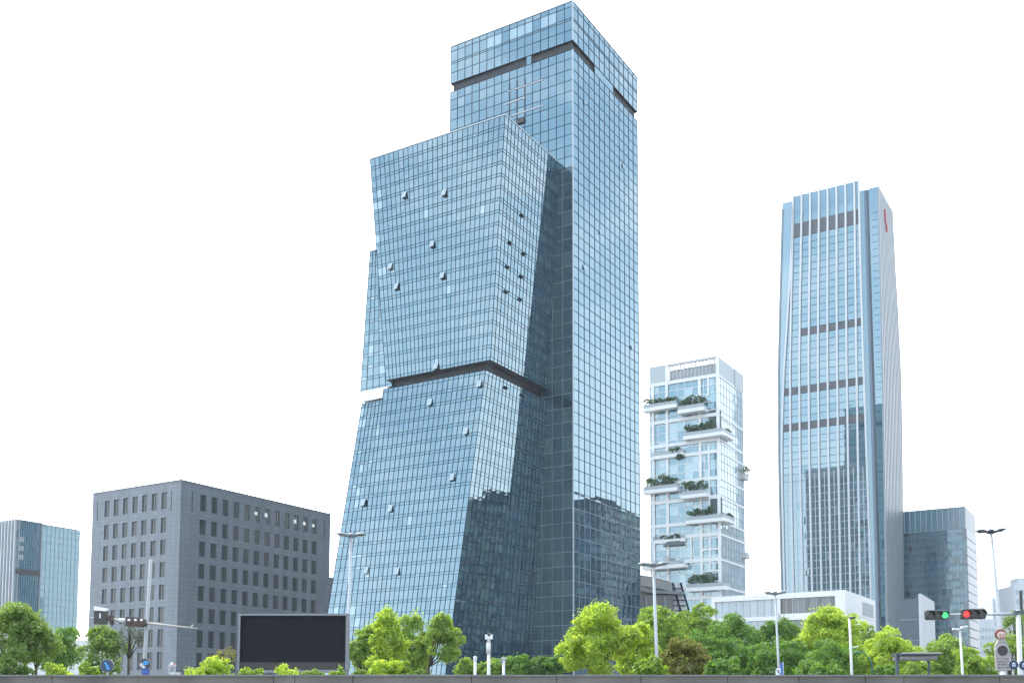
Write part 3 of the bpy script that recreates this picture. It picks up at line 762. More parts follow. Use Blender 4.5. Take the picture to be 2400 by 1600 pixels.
# ------------------------------------------------------------------ other blocks
def build_left_block():
    C, H = corner(44, 1216, 420.0)
    r = thing('pale_glass_block', 'pale blue glass office block at the left edge with a darker recessed strip', 'office building', C, GRID)
    V = Vector
    b = MB(); b.box(.4, 27, .4, 20, 0, H - .3); b.build('core', MAT_BODY, r)
    gl, mu = MB(), MB(); pk = chooser(40, 60, (.0, .1, .0, .9), 91)
    v = rows(H, (2.9,))
    curtain(gl, mu, [V((0, 20, 0)), V((0, 0, 0)), V((0, 0, H)), V((0, 20, H))], cuts(12), v, pk, 0.0, 0.12)
    gl.build('end_glass', [G_BLUE, G_BLUE2, G_TEAL, G_SILVER], r); mu.build('mullions', MATS['teal_mullion0'], r); gl, mu = MB(), MB()
    curtain(gl, mu, [V((10.2, -.5, 0)), V((27.4, -.5, 0)), V((27.4, -.5, H - .8)), V((10.2, -.5, H - .8))], cuts(9), v, pk, 0.10, 0.13, jit=0.004)
    gl.build('glass', [G_BLUE, G_BLUE2, G_TEAL, mat('hazy_glass', (0.10, 0.17, 0.20), 0.05, ior=2.3, tint=TB)], r); mu.build('mullions', MATS['teal_mullion0'], r)
    gl, mu = MB(), MB(); pk = chooser(40, 60, (.0, .25, .75, 0), 92)
    curtain(gl, mu, [V((0.3, 0, 0)), V((10.1, 0, 0)), V((10.1, 0, H)), V((0.3, 0, H))], cuts(10), v, pk, 0.12, 0.0, jit=0.002)
    gl.build('recessed_glass', [G_BLUE2, G_TEAL, mat('deep_teal_glass', (0.03, 0.09, 0.13), 0.05, ior=1.9)], r); mu.build('mullions', mat('teal_mullion', (0.12, 0.2, 0.25), .5), r)
    f = MB()
    for i in range(9): f.box(-.8, 0, 1.2 + i * 2.1, 1.75 + i * 2.1, 0, H + .3)
    f.build('fin', WHITE_D, r)
    f = MB()
    f.box(-.3, 9.6, -.35, .3, 54.6, 56.9, 0); f.build('dark_band', DARKGAP, r)
    f = MB()
    for k in range(3): f.box(.6, 2.6, -.12, .1, 60.5 + 3.6 * k, 62.5 + 3.6 * k)
    f.build('small_window', GREYP, r)
    f = MB(); f.box(.2, .55, -.3, .2, 0, H); f.box(9.8, 10.15, -.7, .2, 0, H); f.build('corner_trim', GREYP, r)
build_left_block()

def build_right_block():
    C, H = corner(2261.5, 1186, 420.0)
    r = thing('banded_glass_block', 'dark blue banded glass block with a white slatted side behind the traffic lights', 'office building', C, GRID)
    V = Vector
    b = MB(); b.box(.4, 24, .4, 27, 0, H - .3); b.build('core', MAT_BODY, r)
    gl, mu = MB(), MB(); pk = chooser(40, 60, (.45, .30, .22, .03), 95)
    zt = H - 9
    v = rows(zt, (2.3, 0.8))
    curtain(gl, mu, [V((0, 28, 0)), V((0, 0, 0)), V((0, 0, zt)), V((0, 28, zt))], cuts(20), v, pk, 0.07, 0.16, mm=0, jit=0.003)
    gl.build('glass', [mat('slate_blue_glass', (0.02, 0.055, 0.085), 0.04, ior=1.95, tint=TB), mat('slate_blue_glass_clear', (0.035, 0.085, 0.12), 0.05, ior=1.9, tint=TB), mat('slate_spandrel', (0.025, 0.07, 0.10), 0.08, ior=1.7), G_DARK], r)
    mu.build('mullions', mat('slate_mullion', (0.10, 0.15, 0.19), .5), r)
    gl, mu = MB(), MB(); pk = chooser(40, 60, (.6, .4), 96)
    curtain(gl, mu, [V((0, 28, zt + .02)), V((0, 0, zt + .02)), V((0, 0, H)), V((0, 28, H))], cuts(13), [0, 1], pk, 0.16, 0.2, 0.3)
    gl.build('roof_screen', [mat('teal_screen', (0.035, 0.11, 0.16), 0.1, ior=1.7), mat('teal_screen_b', (0.045, 0.13, 0.18), 0.1, ior=1.7)], r); mu.build('roof_fins', WHITE_D, r)
    s = MB(); s.box(.2, 25.6, -.1, .35, H - 9, H - .02); s.build('side_screen', GREYP, r)
    s = MB()
    n = 20
    for k in range(n):
        z1 = (H - 9.2) * (1 - k / n); s.box(.15, 25.2, -.5 + (k % 2) * .04, .3, z1 - (H - 9.2) / n + .32, z1)
    s.build('white_slats', mat('slat_grey', (0.40, 0.42, 0.45), .5), r)
build_right_block()

def build_podium():
    C, H = corner(1980, 1381, 210.0)
    r = thing('white_podium_block', 'low white framed podium building with long ribbon windows below the finned tower', 'building', C, GRID)
    V = Vector
    S, T = 28.4, 25.4
    b = MB(); b.box(.7, T - .05, .7, S - .1, 0, H - .4); b.build('core', MAT_BODY, r)
    w = MB()
    w.box(0, T, -.02, .6, 0, H - .02); w.box(0.0, .6, .61, S, H - 1.15, H - .02)
    w.box(0, .6, .61, 2.0, 0, H - 1.16); w.box(0, .6, S - .8, S, 0, H - 1.16)
    w.box(.61, T, .61, S, H - .35, H - .03)
    w.build('white_frame', mat('bright_white_panel', (0.66, 0.65, 0.64), 0.5, var=0.03, vscale=.2), r)
    f = MB(); f.box(-.1, .5, 2.01, 14.3, H - 5.6, H - 4.3); f.box(-.1, .5, 13.3, 13.9, 0, H - 1.2); f.box(.05, .5, 2.0, S - .8, H - 5.5, H - 4.7); f.build('white_band', MATS['bright_white_panel'], r)
    gl, mu = MB(), MB(); pk = chooser(40, 60, (.5, .5), 97)
    curtain(gl, mu, [V((.5, 13.4, 0)), V((.5, 2, 0)), V((.5, 2, H - 1.1)), V((.5, 13.4, H - 1.1))], cuts(9), [0, .5, 1], pk, 0.1, 0.05)
    gl.build('ribbon_glass', [mat('smoke_glass', (0.06, 0.08, 0.095), 0.06, ior=1.7), G_DARK], r); mu.build('mullions', MULL_PALE, r)
    gl, mu = MB(), MB()
    curtain(gl, mu, [V((.5, S - .7, 0)), V((.5, 13.8, 0)), V((.5, 13.8, H - 1.1)), V((.5, S - .7, H - 1.1))], cuts(9), [0, .5, .78, 1], pk, 0.08, 0.05)
    gl.build('pale_glass', [mat('milky_glass', (0.22, 0.29, 0.33), 0.1, ior=1.9), mat('milky_glass_b', (0.18, 0.25, 0.29), 0.08, ior=1.9)], r); mu.build('mullions', MULL_PALE, r)
    p = MB(); p.box(13.8, 23.6, -.06, .2, H - 4.1, H - 1.2); p.build('side_louvre', mat('light_grey_louvre', (0.30, 0.32, 0.34), .5), r)
    p = MB(); p.box(.3, T - .2, -.035, 0, H - 4.62, H - 4.56); p.box(.3, T - .2, -.035, 0, H - 8.2, H - 8.14); p.build('panel_joint', GREYP, r)
build_podium()

def build_slab_block():
    C, H = corner(2158.5, 1390, 200.0)
    r = thing('white_slab_building', 'narrow block with a sloping white end wall in front of the banded block', 'building', C, GRID)
    b = MB()
    b.hexa([(0, 0, 0), (13.4, 0, 0), (13.4, .5, 0), (0, .5, 0), (0, 0, H), (13.4, 0, H - .4), (13.4, .5, H - .4), (0, .5, H)])
    b.build('end_wall', WHITE_D, r)
    b = MB(); b.box(.2, 13, .51, 4.2, 0, H - .9); b.build('body', mat('slate_wall', (0.035, 0.06, 0.085), 0.25), r)
    b = MB(); b.box(3.9, 4.3, -.4, 0, 0, H - 9.5); b.box(4.31, 13.3, -.32, -.002, 0, H - 10); b.build('lower_screen', mat('bluish_panel', (0.25, 0.29, 0.34), .4), r)
    b = MB()
    for k in range(5): b.box(.08, .2, .6, 4.1, 2 + 4 * k, 2.3 + 4 * k)
    b.build('floor_band', MATS['slate_mullion'], r)
build_slab_block()

def build_annex():
    C, _ = corner(1500, 1348, 268.0); H = gz(1346, 268)
    r = thing('curved_annex', 'low dark glass annex with curved bands beside the tall tower', 'building', C, 0)
    k = 1 / ppm(268)
    px = lambda x: (x - 1500) * k
    zz = lambda y: gz(y, 268)
    def band(pts_top, pts_bot, name, m, d0, d1):
        b = MB(); n = len(pts_top)
        b.prism([(px(p[0]), zz(p[1])) for p in pts_bot] + [(px(p[0]), zz(p[1])) for p in reversed(pts_top)], d0, d1)
        return b.build(name, m, r)
    band([(1478, 1345), (1530, 1352), (1572, 1362)], [(1478, 1367), (1530, 1376), (1576, 1384)], 'glass_band', G_DARK, 0, 12)
    band([(1478, 1344), (1530, 1350), (1573, 1361)], [(1478, 1346), (1530, 1352), (1573, 1363)], 'roof_edge', WHITE, -.5, 12.5)
    band([(1478, 1374), (1530, 1382), (1604, 1386)], [(1478, 1381), (1530, 1390), (1604, 1393)], 'canopy', mat('dark_canopy', (.10, .12, .13), .4), -.8, 11)
    band([(1478, 1392), (1530, 1393), (1580, 1394)], [(1478, 1660), (1530, 1660), (1590, 1660)], 'lower_wall', BRONZE, .6, 11)
    b = MB()
    for x0, y0, x1, y1 in ((1557, 1393, 1560, 1420), (1513, 1398, 1516, 1440), (1502, 1425, 1560, 1420)): b.tube([(px(x0), .3, zz(y0)), (px(x1), .3, zz(y1))], .22, 6)
    b.build('frame_bar', GREYP, r)
    b = MB()
    b.prism([(px(1616), zz(1450)), (px(1580), zz(1450)), (px(1562), zz(1364)), (px(1594), zz(1363))][::-1], 1.0, 1.6)
    b.build('pale_screen', WHITE_D, r)
    b = MB()
    for x0, x1 in ((1577, 1598), (1596, 1618)): b.tube([(px(x0), .4, zz(1364)), (px(x1), .4, zz(1440))], .28, 6)
    for y in (1378, 1405, 1418, 1430): b.tube([(px(1566 + (y - 1364) * .25), .35, zz(y)), (px(1596 + (y - 1364) * .28), .35, zz(y))], .14, 6)
    b.build('slanted_lattice', MULL, r)
build_annex()

def far_block(name, label, px0, px1, ytop, Y, m, win, stripe=None, rowh=4.0):
    C, H = corner(px0, ytop, Y); wd = (px1 - px0) / ppm(Y)
    r = thing(name, label, 'building', C, 0)
    b = MB(); b.box(0, wd, 0, 16, 0, H); b.build('walls', m, r)
    w = MB(); n = int(H / rowh)
    for k in range(n):
        for i in range(6):
            a = wd * (i + .2) / 6; w.box(a, a + wd * .1, -.1, .1, 1.2 + k * rowh, 1.2 + k * rowh + rowh * .5)
    w.build('window_rows', win, r)
    t = MB(); t.box(wd * .25, wd * .7, 3, 10, H + .002, H + 3); t.build('roof_house', m, r)
    if stripe:
        s = MB(); s.box(wd * stripe[0], wd * stripe[1], -.3, 0, 0, H - 2); s.build('dark_stripe', MATS['dark_recess'], r)
HAZEW = mat('hazy_white_render', (0.50, 0.53, 0.56), 0.8, var=.06, vscale=.05)  # far haze is painted into these pale render and window colours
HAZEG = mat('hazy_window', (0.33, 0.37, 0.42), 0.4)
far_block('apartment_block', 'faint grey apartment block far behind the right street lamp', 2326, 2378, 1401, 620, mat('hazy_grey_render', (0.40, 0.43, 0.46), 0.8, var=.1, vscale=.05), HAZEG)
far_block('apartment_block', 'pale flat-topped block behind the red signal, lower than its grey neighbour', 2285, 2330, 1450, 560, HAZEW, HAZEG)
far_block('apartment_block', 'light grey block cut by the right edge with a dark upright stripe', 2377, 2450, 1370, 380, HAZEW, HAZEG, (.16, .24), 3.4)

def mirror_block(name, label, loc, sx, sy, H, seed, base, rz=GRID):
    """blocks across the crossing and behind the tower: the photo shows them in the lower panes"""
    r = thing(name, label, 'office building', loc, rz)
    b = MB(); b.box(0, sx, 0, sy, 0, H); b.box(sx * .3, sx * .75, sy * .25, sy * .7, H + .01, H + 6); b.build('walls', base, r)
    rr = random.Random(seed); w = MB()
    nz = int(H / 3.6)
    for k in range(nz):
        z = 1.0 + k * 3.6
        for (L, f) in ((sx, 0), (sy, 1), (sx, 2), (sy, 3)):
            u = 1.0
            while u < L - 2.6:
                ww = rr.choice((1.6, 2.4, 4.0)); m = 0 if rr.random() < .62 else (1 if rr.random() < .6 else 2)
                if f == 0: w.box(u, u + ww, -.08, .05, z, z + 2.5, m)
                elif f == 1: w.box(-.08, .05, u, u + ww, z, z + 2.5, m)
                elif f == 2: w.box(u, u + ww, sy - .05, sy + .08, z, z + 2.5, m)
                else: w.box(sx - .05, sx + .08, u, u + ww, z, z + 2.5, m)
                u += ww + rr.choice((.5, .9, 1.5))
    w.build('window_rows', [G_DARK, mat('mirrored_pane', (0.20, 0.27, 0.26), 0.1), mat('mirrored_pane_green', (0.12, 0.22, 0.17), 0.1)], r)
mirror_block('mirrored_block', 'dark office block seen mirrored low in the side of the leaning glass block', (254, 325, 0), 58, 38, 79, 14, mat('dark_render_b', (0.05, 0.065, 0.06), .7, var=.1, vscale=.1))
mirror_block('mirrored_block', 'taller dark office block seen mirrored low in the side of the tall glass tower', (254 - 0.866 * 39, 325 + 0.5 * 39, 0), 58, 34, 92, 4, mat('dark_render', (0.05, 0.06, 0.062), .7, var=.1, vscale=.1))
mirror_block('mirrored_tower', 'dark tower mirrored in the lower bays of the finned tower', (-28, 316, 0), 22, 24, 94, 6, mat('dark_blue_render', (0.03, 0.045, 0.065), .6))

# ------------------------------------------------------------------ plants
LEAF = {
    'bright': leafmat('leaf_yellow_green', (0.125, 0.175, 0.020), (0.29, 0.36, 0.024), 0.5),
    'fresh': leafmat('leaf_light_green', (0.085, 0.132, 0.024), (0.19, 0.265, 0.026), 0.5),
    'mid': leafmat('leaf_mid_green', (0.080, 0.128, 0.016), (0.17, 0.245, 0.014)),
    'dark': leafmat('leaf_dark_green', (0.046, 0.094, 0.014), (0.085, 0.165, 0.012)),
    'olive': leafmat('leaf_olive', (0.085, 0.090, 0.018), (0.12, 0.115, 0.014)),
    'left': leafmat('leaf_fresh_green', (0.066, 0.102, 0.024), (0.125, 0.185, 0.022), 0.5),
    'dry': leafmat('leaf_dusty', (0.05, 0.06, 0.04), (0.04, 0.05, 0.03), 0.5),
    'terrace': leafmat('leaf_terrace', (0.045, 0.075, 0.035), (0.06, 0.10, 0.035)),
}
def leaf_cloud(lobes, n, size, seed, shell=0.80, up=0.3):
    """small leaf-sized quads spread through and over a set of lobes (x, y, z, rx, ry, rz)"""
    r = np.random.default_rng(seed)
    L = np.array(lobes, float)
    # every lobe carries a crust of small clumps, the leaves sit on the clumps
    sub = []
    for q in L:
        m = max(5, int(9 + 10 * r.random()))
        d = r.normal(size=(m, 3)); d /= np.linalg.norm(d, axis=1)[:, None]; d[:, 2] += up; d /= np.linalg.norm(d, axis=1)[:, None]
        c = q[:3] + d * q[3:] * r.uniform(.58, .92, m)[:, None]
        k = r.uniform(.30, .52, m)[:, None]
        sub.append(np.hstack([c, q[3:] * k, d]))
    S = np.vstack(sub)
    a = S[:, 3] * S[:, 5]; p = a / a.sum()
    k = r.choice(len(S), n, p=p)
    d = r.normal(size=(n, 3)); d /= np.linalg.norm(d, axis=1)[:, None]
    d += S[k, 6:9] * 0.7; d[:, 2] += up * 0.8; d /= np.linalg.norm(d, axis=1)[:, None]
    f = np.where(r.random(n) < shell, r.uniform(0.75, 1.1, n), r.uniform(0.2, 1.7, n))
    c = S[k, :3] + d * S[k, 3:6] * f[:, None]
    nrm = d + r.normal(size=(n, 3)) * 0.7; nrm /= np.linalg.norm(nrm, axis=1)[:, None]
    t = np.cross(nrm, r.normal(size=(n, 3))); t /= np.linalg.norm(t, axis=1)[:, None]
    b = np.cross(nrm, t)
    s = size * r.uniform(0.6, 1.35, n)[:, None]
    q = np.stack([c - t * s, c - b * s * 0.55, c + t * s, c + b * s * 0.55], 1)
    return q.reshape(-1, 3)
def leaf_mesh(name, q, m, parent):
    me = bpy.data.meshes.new(name); n = len(q) // 4
    me.vertices.add(n * 4); me.loops.add(n * 4); me.polygons.add(n)
    me.vertices.foreach_set('co', q.astype(np.float32).ravel())
    me.loops.foreach_set('vertex_index', np.arange(n * 4, dtype=np.int32))
    me.polygons.foreach_set('loop_start', np.arange(0, n * 4, 4, dtype=np.int32))
    me.polygons.foreach_set('loop_total', np.full(n, 4, dtype=np.int32))
    me.materials.append(m); me.update(calc_edges=True); me.validate()
    o = bpy.data.objects.new(name, me); COL.objects.link(o)
    if parent: o.parent = parent
    return o
def make_lobes(w, hgt, zc, seed, n=16, flat=0.8, small=(0.22, 0.36)):
    r = random.Random(seed); o = [(0, 0, zc - hgt * .04, w * .36, w * .32, hgt * .36)]
    sx = [r.uniform(.86, 1.06) for _ in range(8)]
    for i in range(n):
        a = i * 2.39996 + r.uniform(-.5, .5); e = r.uniform(-0.85, 1.0)
        ce = math.sqrt(max(0, 1 - e * e)) if e > 0 else 1 - .2 * abs(e)
        g_ = sx[int((a % (2 * math.pi)) / (2 * math.pi) * 8) % 8]         # lopsided outline
        q = r.uniform(*small) * w * .5 * r.choice((.8, 1.2, 1.5)); k = r.uniform(.70, .86) * g_
        o.append((math.cos(a) * ce * w * .5 * k, math.sin(a) * ce * w * .5 * k * flat, zc + e * hgt * .5 * k * .98, q, q, q * r.uniform(.65, .9)))
    return o
def tree(px0, px1, ytop, Y, ybot, kind, seed, label, name='broadleaf_tree', n=5200, size=0.17, group='street trees', bark=None, trunk_px=None, nl=16, shell=0.8, cat='tree'):
    """crown spanning px0..px1 and ytop..ybot (photo pixels) at distance Y"""
    x0, x1 = gx(px0, Y), gx(px1, Y); z1, z0 = gz(ytop, Y), gz(ybot, Y)
    w, hgt = x1 - x0, max(1.2, z1 - z0); zc = (z0 + z1) / 2
    tx = gx(trunk_px, Y) if trunk_px else (x0 + x1) / 2
    r = thing(name, label, cat, (tx, Y, 0), 0, group)
    off = (x0 + x1) / 2 - tx
    lobes = [(a + off, b, c, d, e, f) for a, b, c, d, e, f in make_lobes(w, hgt, zc, seed, nl)]
    leaf_mesh('crown', leaf_cloud(lobes, int(n * 2.6), size * .66, seed, shell), LEAF[kind], r)
    t = MB(); rr = random.Random(seed + 9); R = max(.09, w * .035)
    fork = max(0.5, z0 + hgt * rr.uniform(.02, .12))
    bend = rr.uniform(-.15, .15)
    t.tube([(0, 0, 0), (bend * .5, 0, fork * .5), (bend, 0, fork)], [R * 1.5, R * 1.1, R * .9], 10)
    for i in range(7):
        L = lobes[1 + i * 2 % (len(lobes) - 1)]
        a = Vector((bend, 0, fork)); e = Vector(L[:3]); mid = a.lerp(e, .5) + Vector((0, 0, hgt * .06 * rr.uniform(-.5, 1)))
        t.tube([a - Vector((0, 0, R)), mid, e], [R * .62, R * .36, R * .10], 7)
    t.tube([(bend, 0, fork - R * .4), (off * .5, 0, zc * .5 + fork * .5), (off, 0, z1 - hgt * .15)], [R * .85, R * .5, R * .1], 8)
    t.build('trunk', bark or BARK, r, smooth=True)
    return r

# left of the grey block
tree(-34, 118, 1416, 62, 1566, 'left', 101, 'spreading green tree with forked trunk at the left edge', n=6500, size=.13, trunk_px=18, shell=.55, nl=20)
tree(52, 124, 1484, 68, 1572, 'left', 102, 'small green tree with thin trunk beside the spreading left tree', n=2200, size=.11, trunk_px=84, shell=.5, nl=10)
tree(100, 190, 1478, 84, 1610, 'dark', 103, 'dark green ragged tree before the pale ramp', n=2600, size=.15, nl=10, shell=.6)
tree(184, 286, 1460, 74, 1605, 'left', 104, 'leafy tree under the dark signal box at the left', n=4200, size=.14, nl=14, shell=.6)
tree(268, 336, 1462, 70, 1545, 'dry', 105, 'thin dusty tree with dark bare trunk before the grey block', n=520, size=.09, trunk_px=302, nl=9, shell=.5)
# before the twin tower
G2 = 'trees before the twin tower'
tree(814, 892, 1446, 78, 1600, 'fresh', 111, 'green tree just right of the billboard lamp pole', n=4200, size=.14, group=G2, nl=14, shell=.65)
tree(862, 948, 1412, 72, 1590, 'bright', 112, 'tallest yellow-green tree right of the dark billboard', n=5200, size=.13, group=G2, nl=16, shell=.6)
tree(925, 1008, 1428, 76, 1590, 'fresh', 113, 'sunlit tree between the tallest one and the forked one', n=4600, size=.13, group=G2, nl=15, shell=.6)
tree(990, 1078, 1439, 70, 1562, 'fresh', 114, 'light green tree with slim forked trunk before the leaning block', n=3800, size=.12, trunk_px=1008, group=G2, nl=14, shell=.5)
tree(1312, 1482, 1437, 64, 1590, 'bright', 115, 'big glowing yellow-green round tree at the foot of the tall tower', n=11000, size=.125, trunk_px=1392, group=G2, nl=30)
tree(1440, 1545, 1448, 70, 1600, 'bright', 116, 'yellow-green tree right behind the big glowing tree', n=6500, size=.13, group=G2, nl=20)
# the row on the right
G3 = 'trees along the right side'
tree(1484, 1612, 1416, 108, 1600, 'mid', 121, 'tall green tree standing behind the centre street lamp', n=7500, size=.19, group=G3, nl=24)
tree(1590, 1700, 1414, 118, 1600, 'mid', 122, 'peaked green tree below the terraced tower', n=6500, size=.20, group=G3, nl=20)
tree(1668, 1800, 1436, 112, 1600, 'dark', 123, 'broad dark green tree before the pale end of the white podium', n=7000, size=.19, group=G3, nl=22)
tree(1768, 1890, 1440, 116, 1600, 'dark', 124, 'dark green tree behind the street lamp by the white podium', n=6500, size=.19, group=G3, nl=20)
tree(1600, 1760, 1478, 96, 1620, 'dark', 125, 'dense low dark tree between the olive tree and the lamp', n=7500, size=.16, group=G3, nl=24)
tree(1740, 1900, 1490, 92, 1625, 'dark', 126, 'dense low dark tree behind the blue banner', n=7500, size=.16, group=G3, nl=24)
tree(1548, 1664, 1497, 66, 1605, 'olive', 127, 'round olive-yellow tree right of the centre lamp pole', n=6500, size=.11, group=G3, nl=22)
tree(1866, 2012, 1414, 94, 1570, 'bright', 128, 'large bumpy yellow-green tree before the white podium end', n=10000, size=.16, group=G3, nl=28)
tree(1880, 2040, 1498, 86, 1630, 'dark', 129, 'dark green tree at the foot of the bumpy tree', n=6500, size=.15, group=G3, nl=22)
tree(1990, 2078, 1452, 104, 1600, 'fresh', 130, 'narrow pale green tree below the ribbed tower side', n=4800, size=.17, group=G3, nl=16)
tree(2032, 2148, 1476, 84, 1600, 'bright', 131, 'light green round tree above the shelter post', n=6500, size=.14, group=G3, nl=20)
tree(2120, 2210, 1545, 80, 1640, 'mid', 132, 'low green tree beneath the grey shelter roof', n=3800, size=.13, group=G3, nl=14)
tree(2170, 2264, 1488, 80, 1600, 'fresh', 133, 'round bright tree under the green traffic light', n=6000, size=.13, group=G3, nl=20)
tree(2228, 2342, 1526, 66, 1640, 'mid', 134, 'spreading green tree crossed by the small white lamp post', n=5500, size=.12, group=G3, nl=18)
tree(2318, 2420, 1478, 88, 1600, 'fresh', 135, 'yellow-green tree behind the figure sign', n=5000, size=.14, group=G3, nl=16)
tree(2352, 2412, 1424, 96, 1520, 'left', 136, 'thin pale tree rising behind the right signal pole', n=900, size=.13, group=G3, nl=9, shell=.4)

def shrub(px0, px1, ytop, Y, kind, seed, label, n=2200, size=.10, group='shrubs behind the parapet', name='shrub'):
    x0, x1 = gx(px0, Y), gx(px1, Y); z1 = gz(ytop, Y); w = x1 - x0
    r = thing(name, label, 'shrub', ((x0 + x1) / 2, Y, 0), 0, group)
    z0 = max(0.15, z1 - max(w * .8, 1.4))
    leaf_mesh('foliage', leaf_cloud(make_lobes(w, z1 - z0, (z0 + z1) / 2, seed, 12), n, size, seed), LEAF[kind], r)
    t = MB(); rr = random.Random(seed)
    for i in range(5): t.tube([(0, 0, 0), (rr.uniform(-.3, .3) * w, rr.uniform(-.2, .2) * w, (z0 + z1) / 2)], [.04, .012], 5)
    t.build('stem', BARK, r)
    return r
shrub(436, 556, 1541, 46, 'bright', 201, 'bright yellow-green shrub left of the dark billboard', n=4200, size=.07)
shrub(548, 622, 1562, 48, 'mid', 202, 'low green shrub under the left end of the billboard', n=2400, size=.07)
shrub(640, 722, 1564, 48, 'bright', 203, 'low yellowish shrub under the middle of the billboard', n=2400, size=.07)
shrub(705, 772, 1562, 47, 'left', 204, 'low leafy shrub under the right half of the billboard', n=2200, size=.07)
shrub(765, 812, 1558, 46, 'mid', 205, 'small shrub at the billboard lamp pole foot', n=1600, size=.07)
shrub(820, 872, 1564, 45, 'left', 206, 'low shrub just right of the billboard lamp pole', n=1600, size=.06)
shrub(862, 940, 1546, 46, 'bright', 207, 'light feathery shrub before the tallest yellow-green tree', n=3000, size=.07)
shrub(495, 556, 1510, 58, 'olive', 208, 'yellowing twig spray peeping from behind the billboard', n=260, size=.07)
shrub(960, 1000, 1562, 52, 'left', 209, 'small green shrub at the forked tree foot', n=1100, size=.07)
shrub(-20, 60, 1545, 60, 'left', 211, 'leafy bush at the foot of the spreading left tree', n=2200, size=.10)
shrub(100, 160, 1552, 60, 'bright', 212, 'yellowish low bush left of the slanting arrow sign', n=1800, size=.09)
shrub(176, 240, 1555, 58, 'mid', 213, 'green bush just left of the slanting arrow sign', n=1800, size=.09)
shrub(900, 965, 1548, 66, 'mid', 214, 'green bush below the sunlit trees before the leaning block', n=2200, size=.11)
shrub(1480, 1560, 1540, 60, 'mid', 215, 'green bush between the glowing tree and the centre lamp pole', n=2600, size=.10)
shrub(1650, 1740, 1545, 62, 'dark', 216, 'dark bush right of the olive tree foot', n=2600, size=.10)
shrub(1900, 1990, 1550, 62, 'dark', 217, 'dark bush left of the camera post', n=2600, size=.10)
shrub(2040, 2110, 1552, 62, 'dark', 218, 'dark bush beside the bus shelter post', n=2400, size=.10)
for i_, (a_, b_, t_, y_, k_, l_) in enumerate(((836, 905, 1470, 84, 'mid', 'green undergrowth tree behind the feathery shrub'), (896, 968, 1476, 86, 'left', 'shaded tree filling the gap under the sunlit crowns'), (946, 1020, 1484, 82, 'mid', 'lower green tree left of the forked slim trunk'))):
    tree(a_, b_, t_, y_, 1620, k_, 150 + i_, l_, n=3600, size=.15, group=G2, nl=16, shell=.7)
for i_, (a_, b_, t_, y_, k_, l_) in enumerate(((1560, 1640, 1440, 128, 'mid', 'green tree between the lamp pole and the peaked tree'), (1816, 1880, 1462, 122, 'mid', 'green tree just left of the bumpy yellow-green tree'), (1975, 2050, 1478, 118, 'mid', 'mid green tree behind the camera post'))):
    tree(a_, b_, t_, y_, 1620, k_, 160 + i_, l_, n=4200, size=.19, group=G3, nl=16)
G4 = 'dark bushes at the tower foot'
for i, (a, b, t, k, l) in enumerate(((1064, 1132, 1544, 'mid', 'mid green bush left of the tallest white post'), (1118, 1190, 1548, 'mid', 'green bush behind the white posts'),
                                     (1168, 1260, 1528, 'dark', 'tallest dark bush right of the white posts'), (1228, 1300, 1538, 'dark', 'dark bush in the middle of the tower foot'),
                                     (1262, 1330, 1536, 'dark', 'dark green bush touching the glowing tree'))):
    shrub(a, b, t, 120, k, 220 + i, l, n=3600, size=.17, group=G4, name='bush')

# planting on the terraces of the white tower
def terrace_plants():
    C, H, zc = GT
    def loc(t, s, z): return C + uR * t + uL * s + Vector((0, 0, z))
    G5 = 'planting on the white tower terraces'
    for i, (s0, s1, t, yb, h_, lab) in enumerate((
            (13.6, 24.8, -1.6, 318, 2.4, 'topmost leafy strip on the left terrace of the white tower'),
            (4.0, 12.2, -2.0, 350, 3.0, 'thick green planting on the topmost middle terrace'),
            (1.8, 10.6, -1.4, 506, 2.6, 'row of small trees on the upper corner terrace'),
            (12.0, 17.0, -.7, 612, 1.6, 'thin planting on the upper narrow ledge'),
            (11.6, 14.4, -.9, 655, 1.8, 'small bush hanging below the upper narrow ledge'),
            (13.8, 25.0, -1.6, 805, 3.2, 'round bushes on the middle left terrace'),
            (3.4, 11.4, -2.0, 856, 2.8, 'dense planting on the lower middle terrace'),
            (1.8, 10.2, -1.4, 1002, 2.6, 'row of small trees on the lower corner terrace'),
            (12.0, 22.0, -.7, 1122, 1.4, 'thin planting on the lower narrow ledge'),
            (1.2, 10.2, -1.4, 1395, 3.2, 'lowest dense planting above the white podium'))):
        zb = zc(yb) - .2; s = (s0 + s1) / 2; L = s1 - s0
        r = thing('terrace_planting', lab, 'plants', loc(t, s, zb), GRID, G5)
        rr = random.Random(300 + i); lobes = []
        n = max(3, int(L / 1.1))
        for k in range(n):
            q = rr.uniform(.26, .46) * h_
            lobes.append((rr.uniform(-.4, .3), -L / 2 + L * (k + .5) / n, q * rr.uniform(.7, 1.3), q * .8, q * 1.1, q))
        leaf_mesh('foliage', leaf_cloud(lobes, int(150 * L), .26, 300 + i), LEAF['terrace'], r)
        m = MB()
        for k in range(n): m.tube([(0, lobes[k][1], -.3), (lobes[k][0], lobes[k][1], lobes[k][2])], [.1, .04], 5)
        m.build('stem', BARK, r)
    for i, (t, yb, lab) in enumerate(((5.0, 528, 'shrubs wrapping the side of the upper corner terrace'), (4.5, 1022, 'shrubs wrapping the side of the lower corner terrace'), (SIDE, 690, 'tuft on the right-hand edge of the white tower'))):
        r = thing('terrace_planting', lab, 'plants', loc(t, -1.4, zc(yb) - .3), GRID, G5)
        lobes = [(-2 + k * 1.3, 0, .8, 1.0, .7, 1.1) for k in range(4)]
        leaf_mesh('foliage', leaf_cloud(lobes, 500, .24, 340 + i), LEAF['terrace'], r)
SIDE = 22.0
terrace_plants()

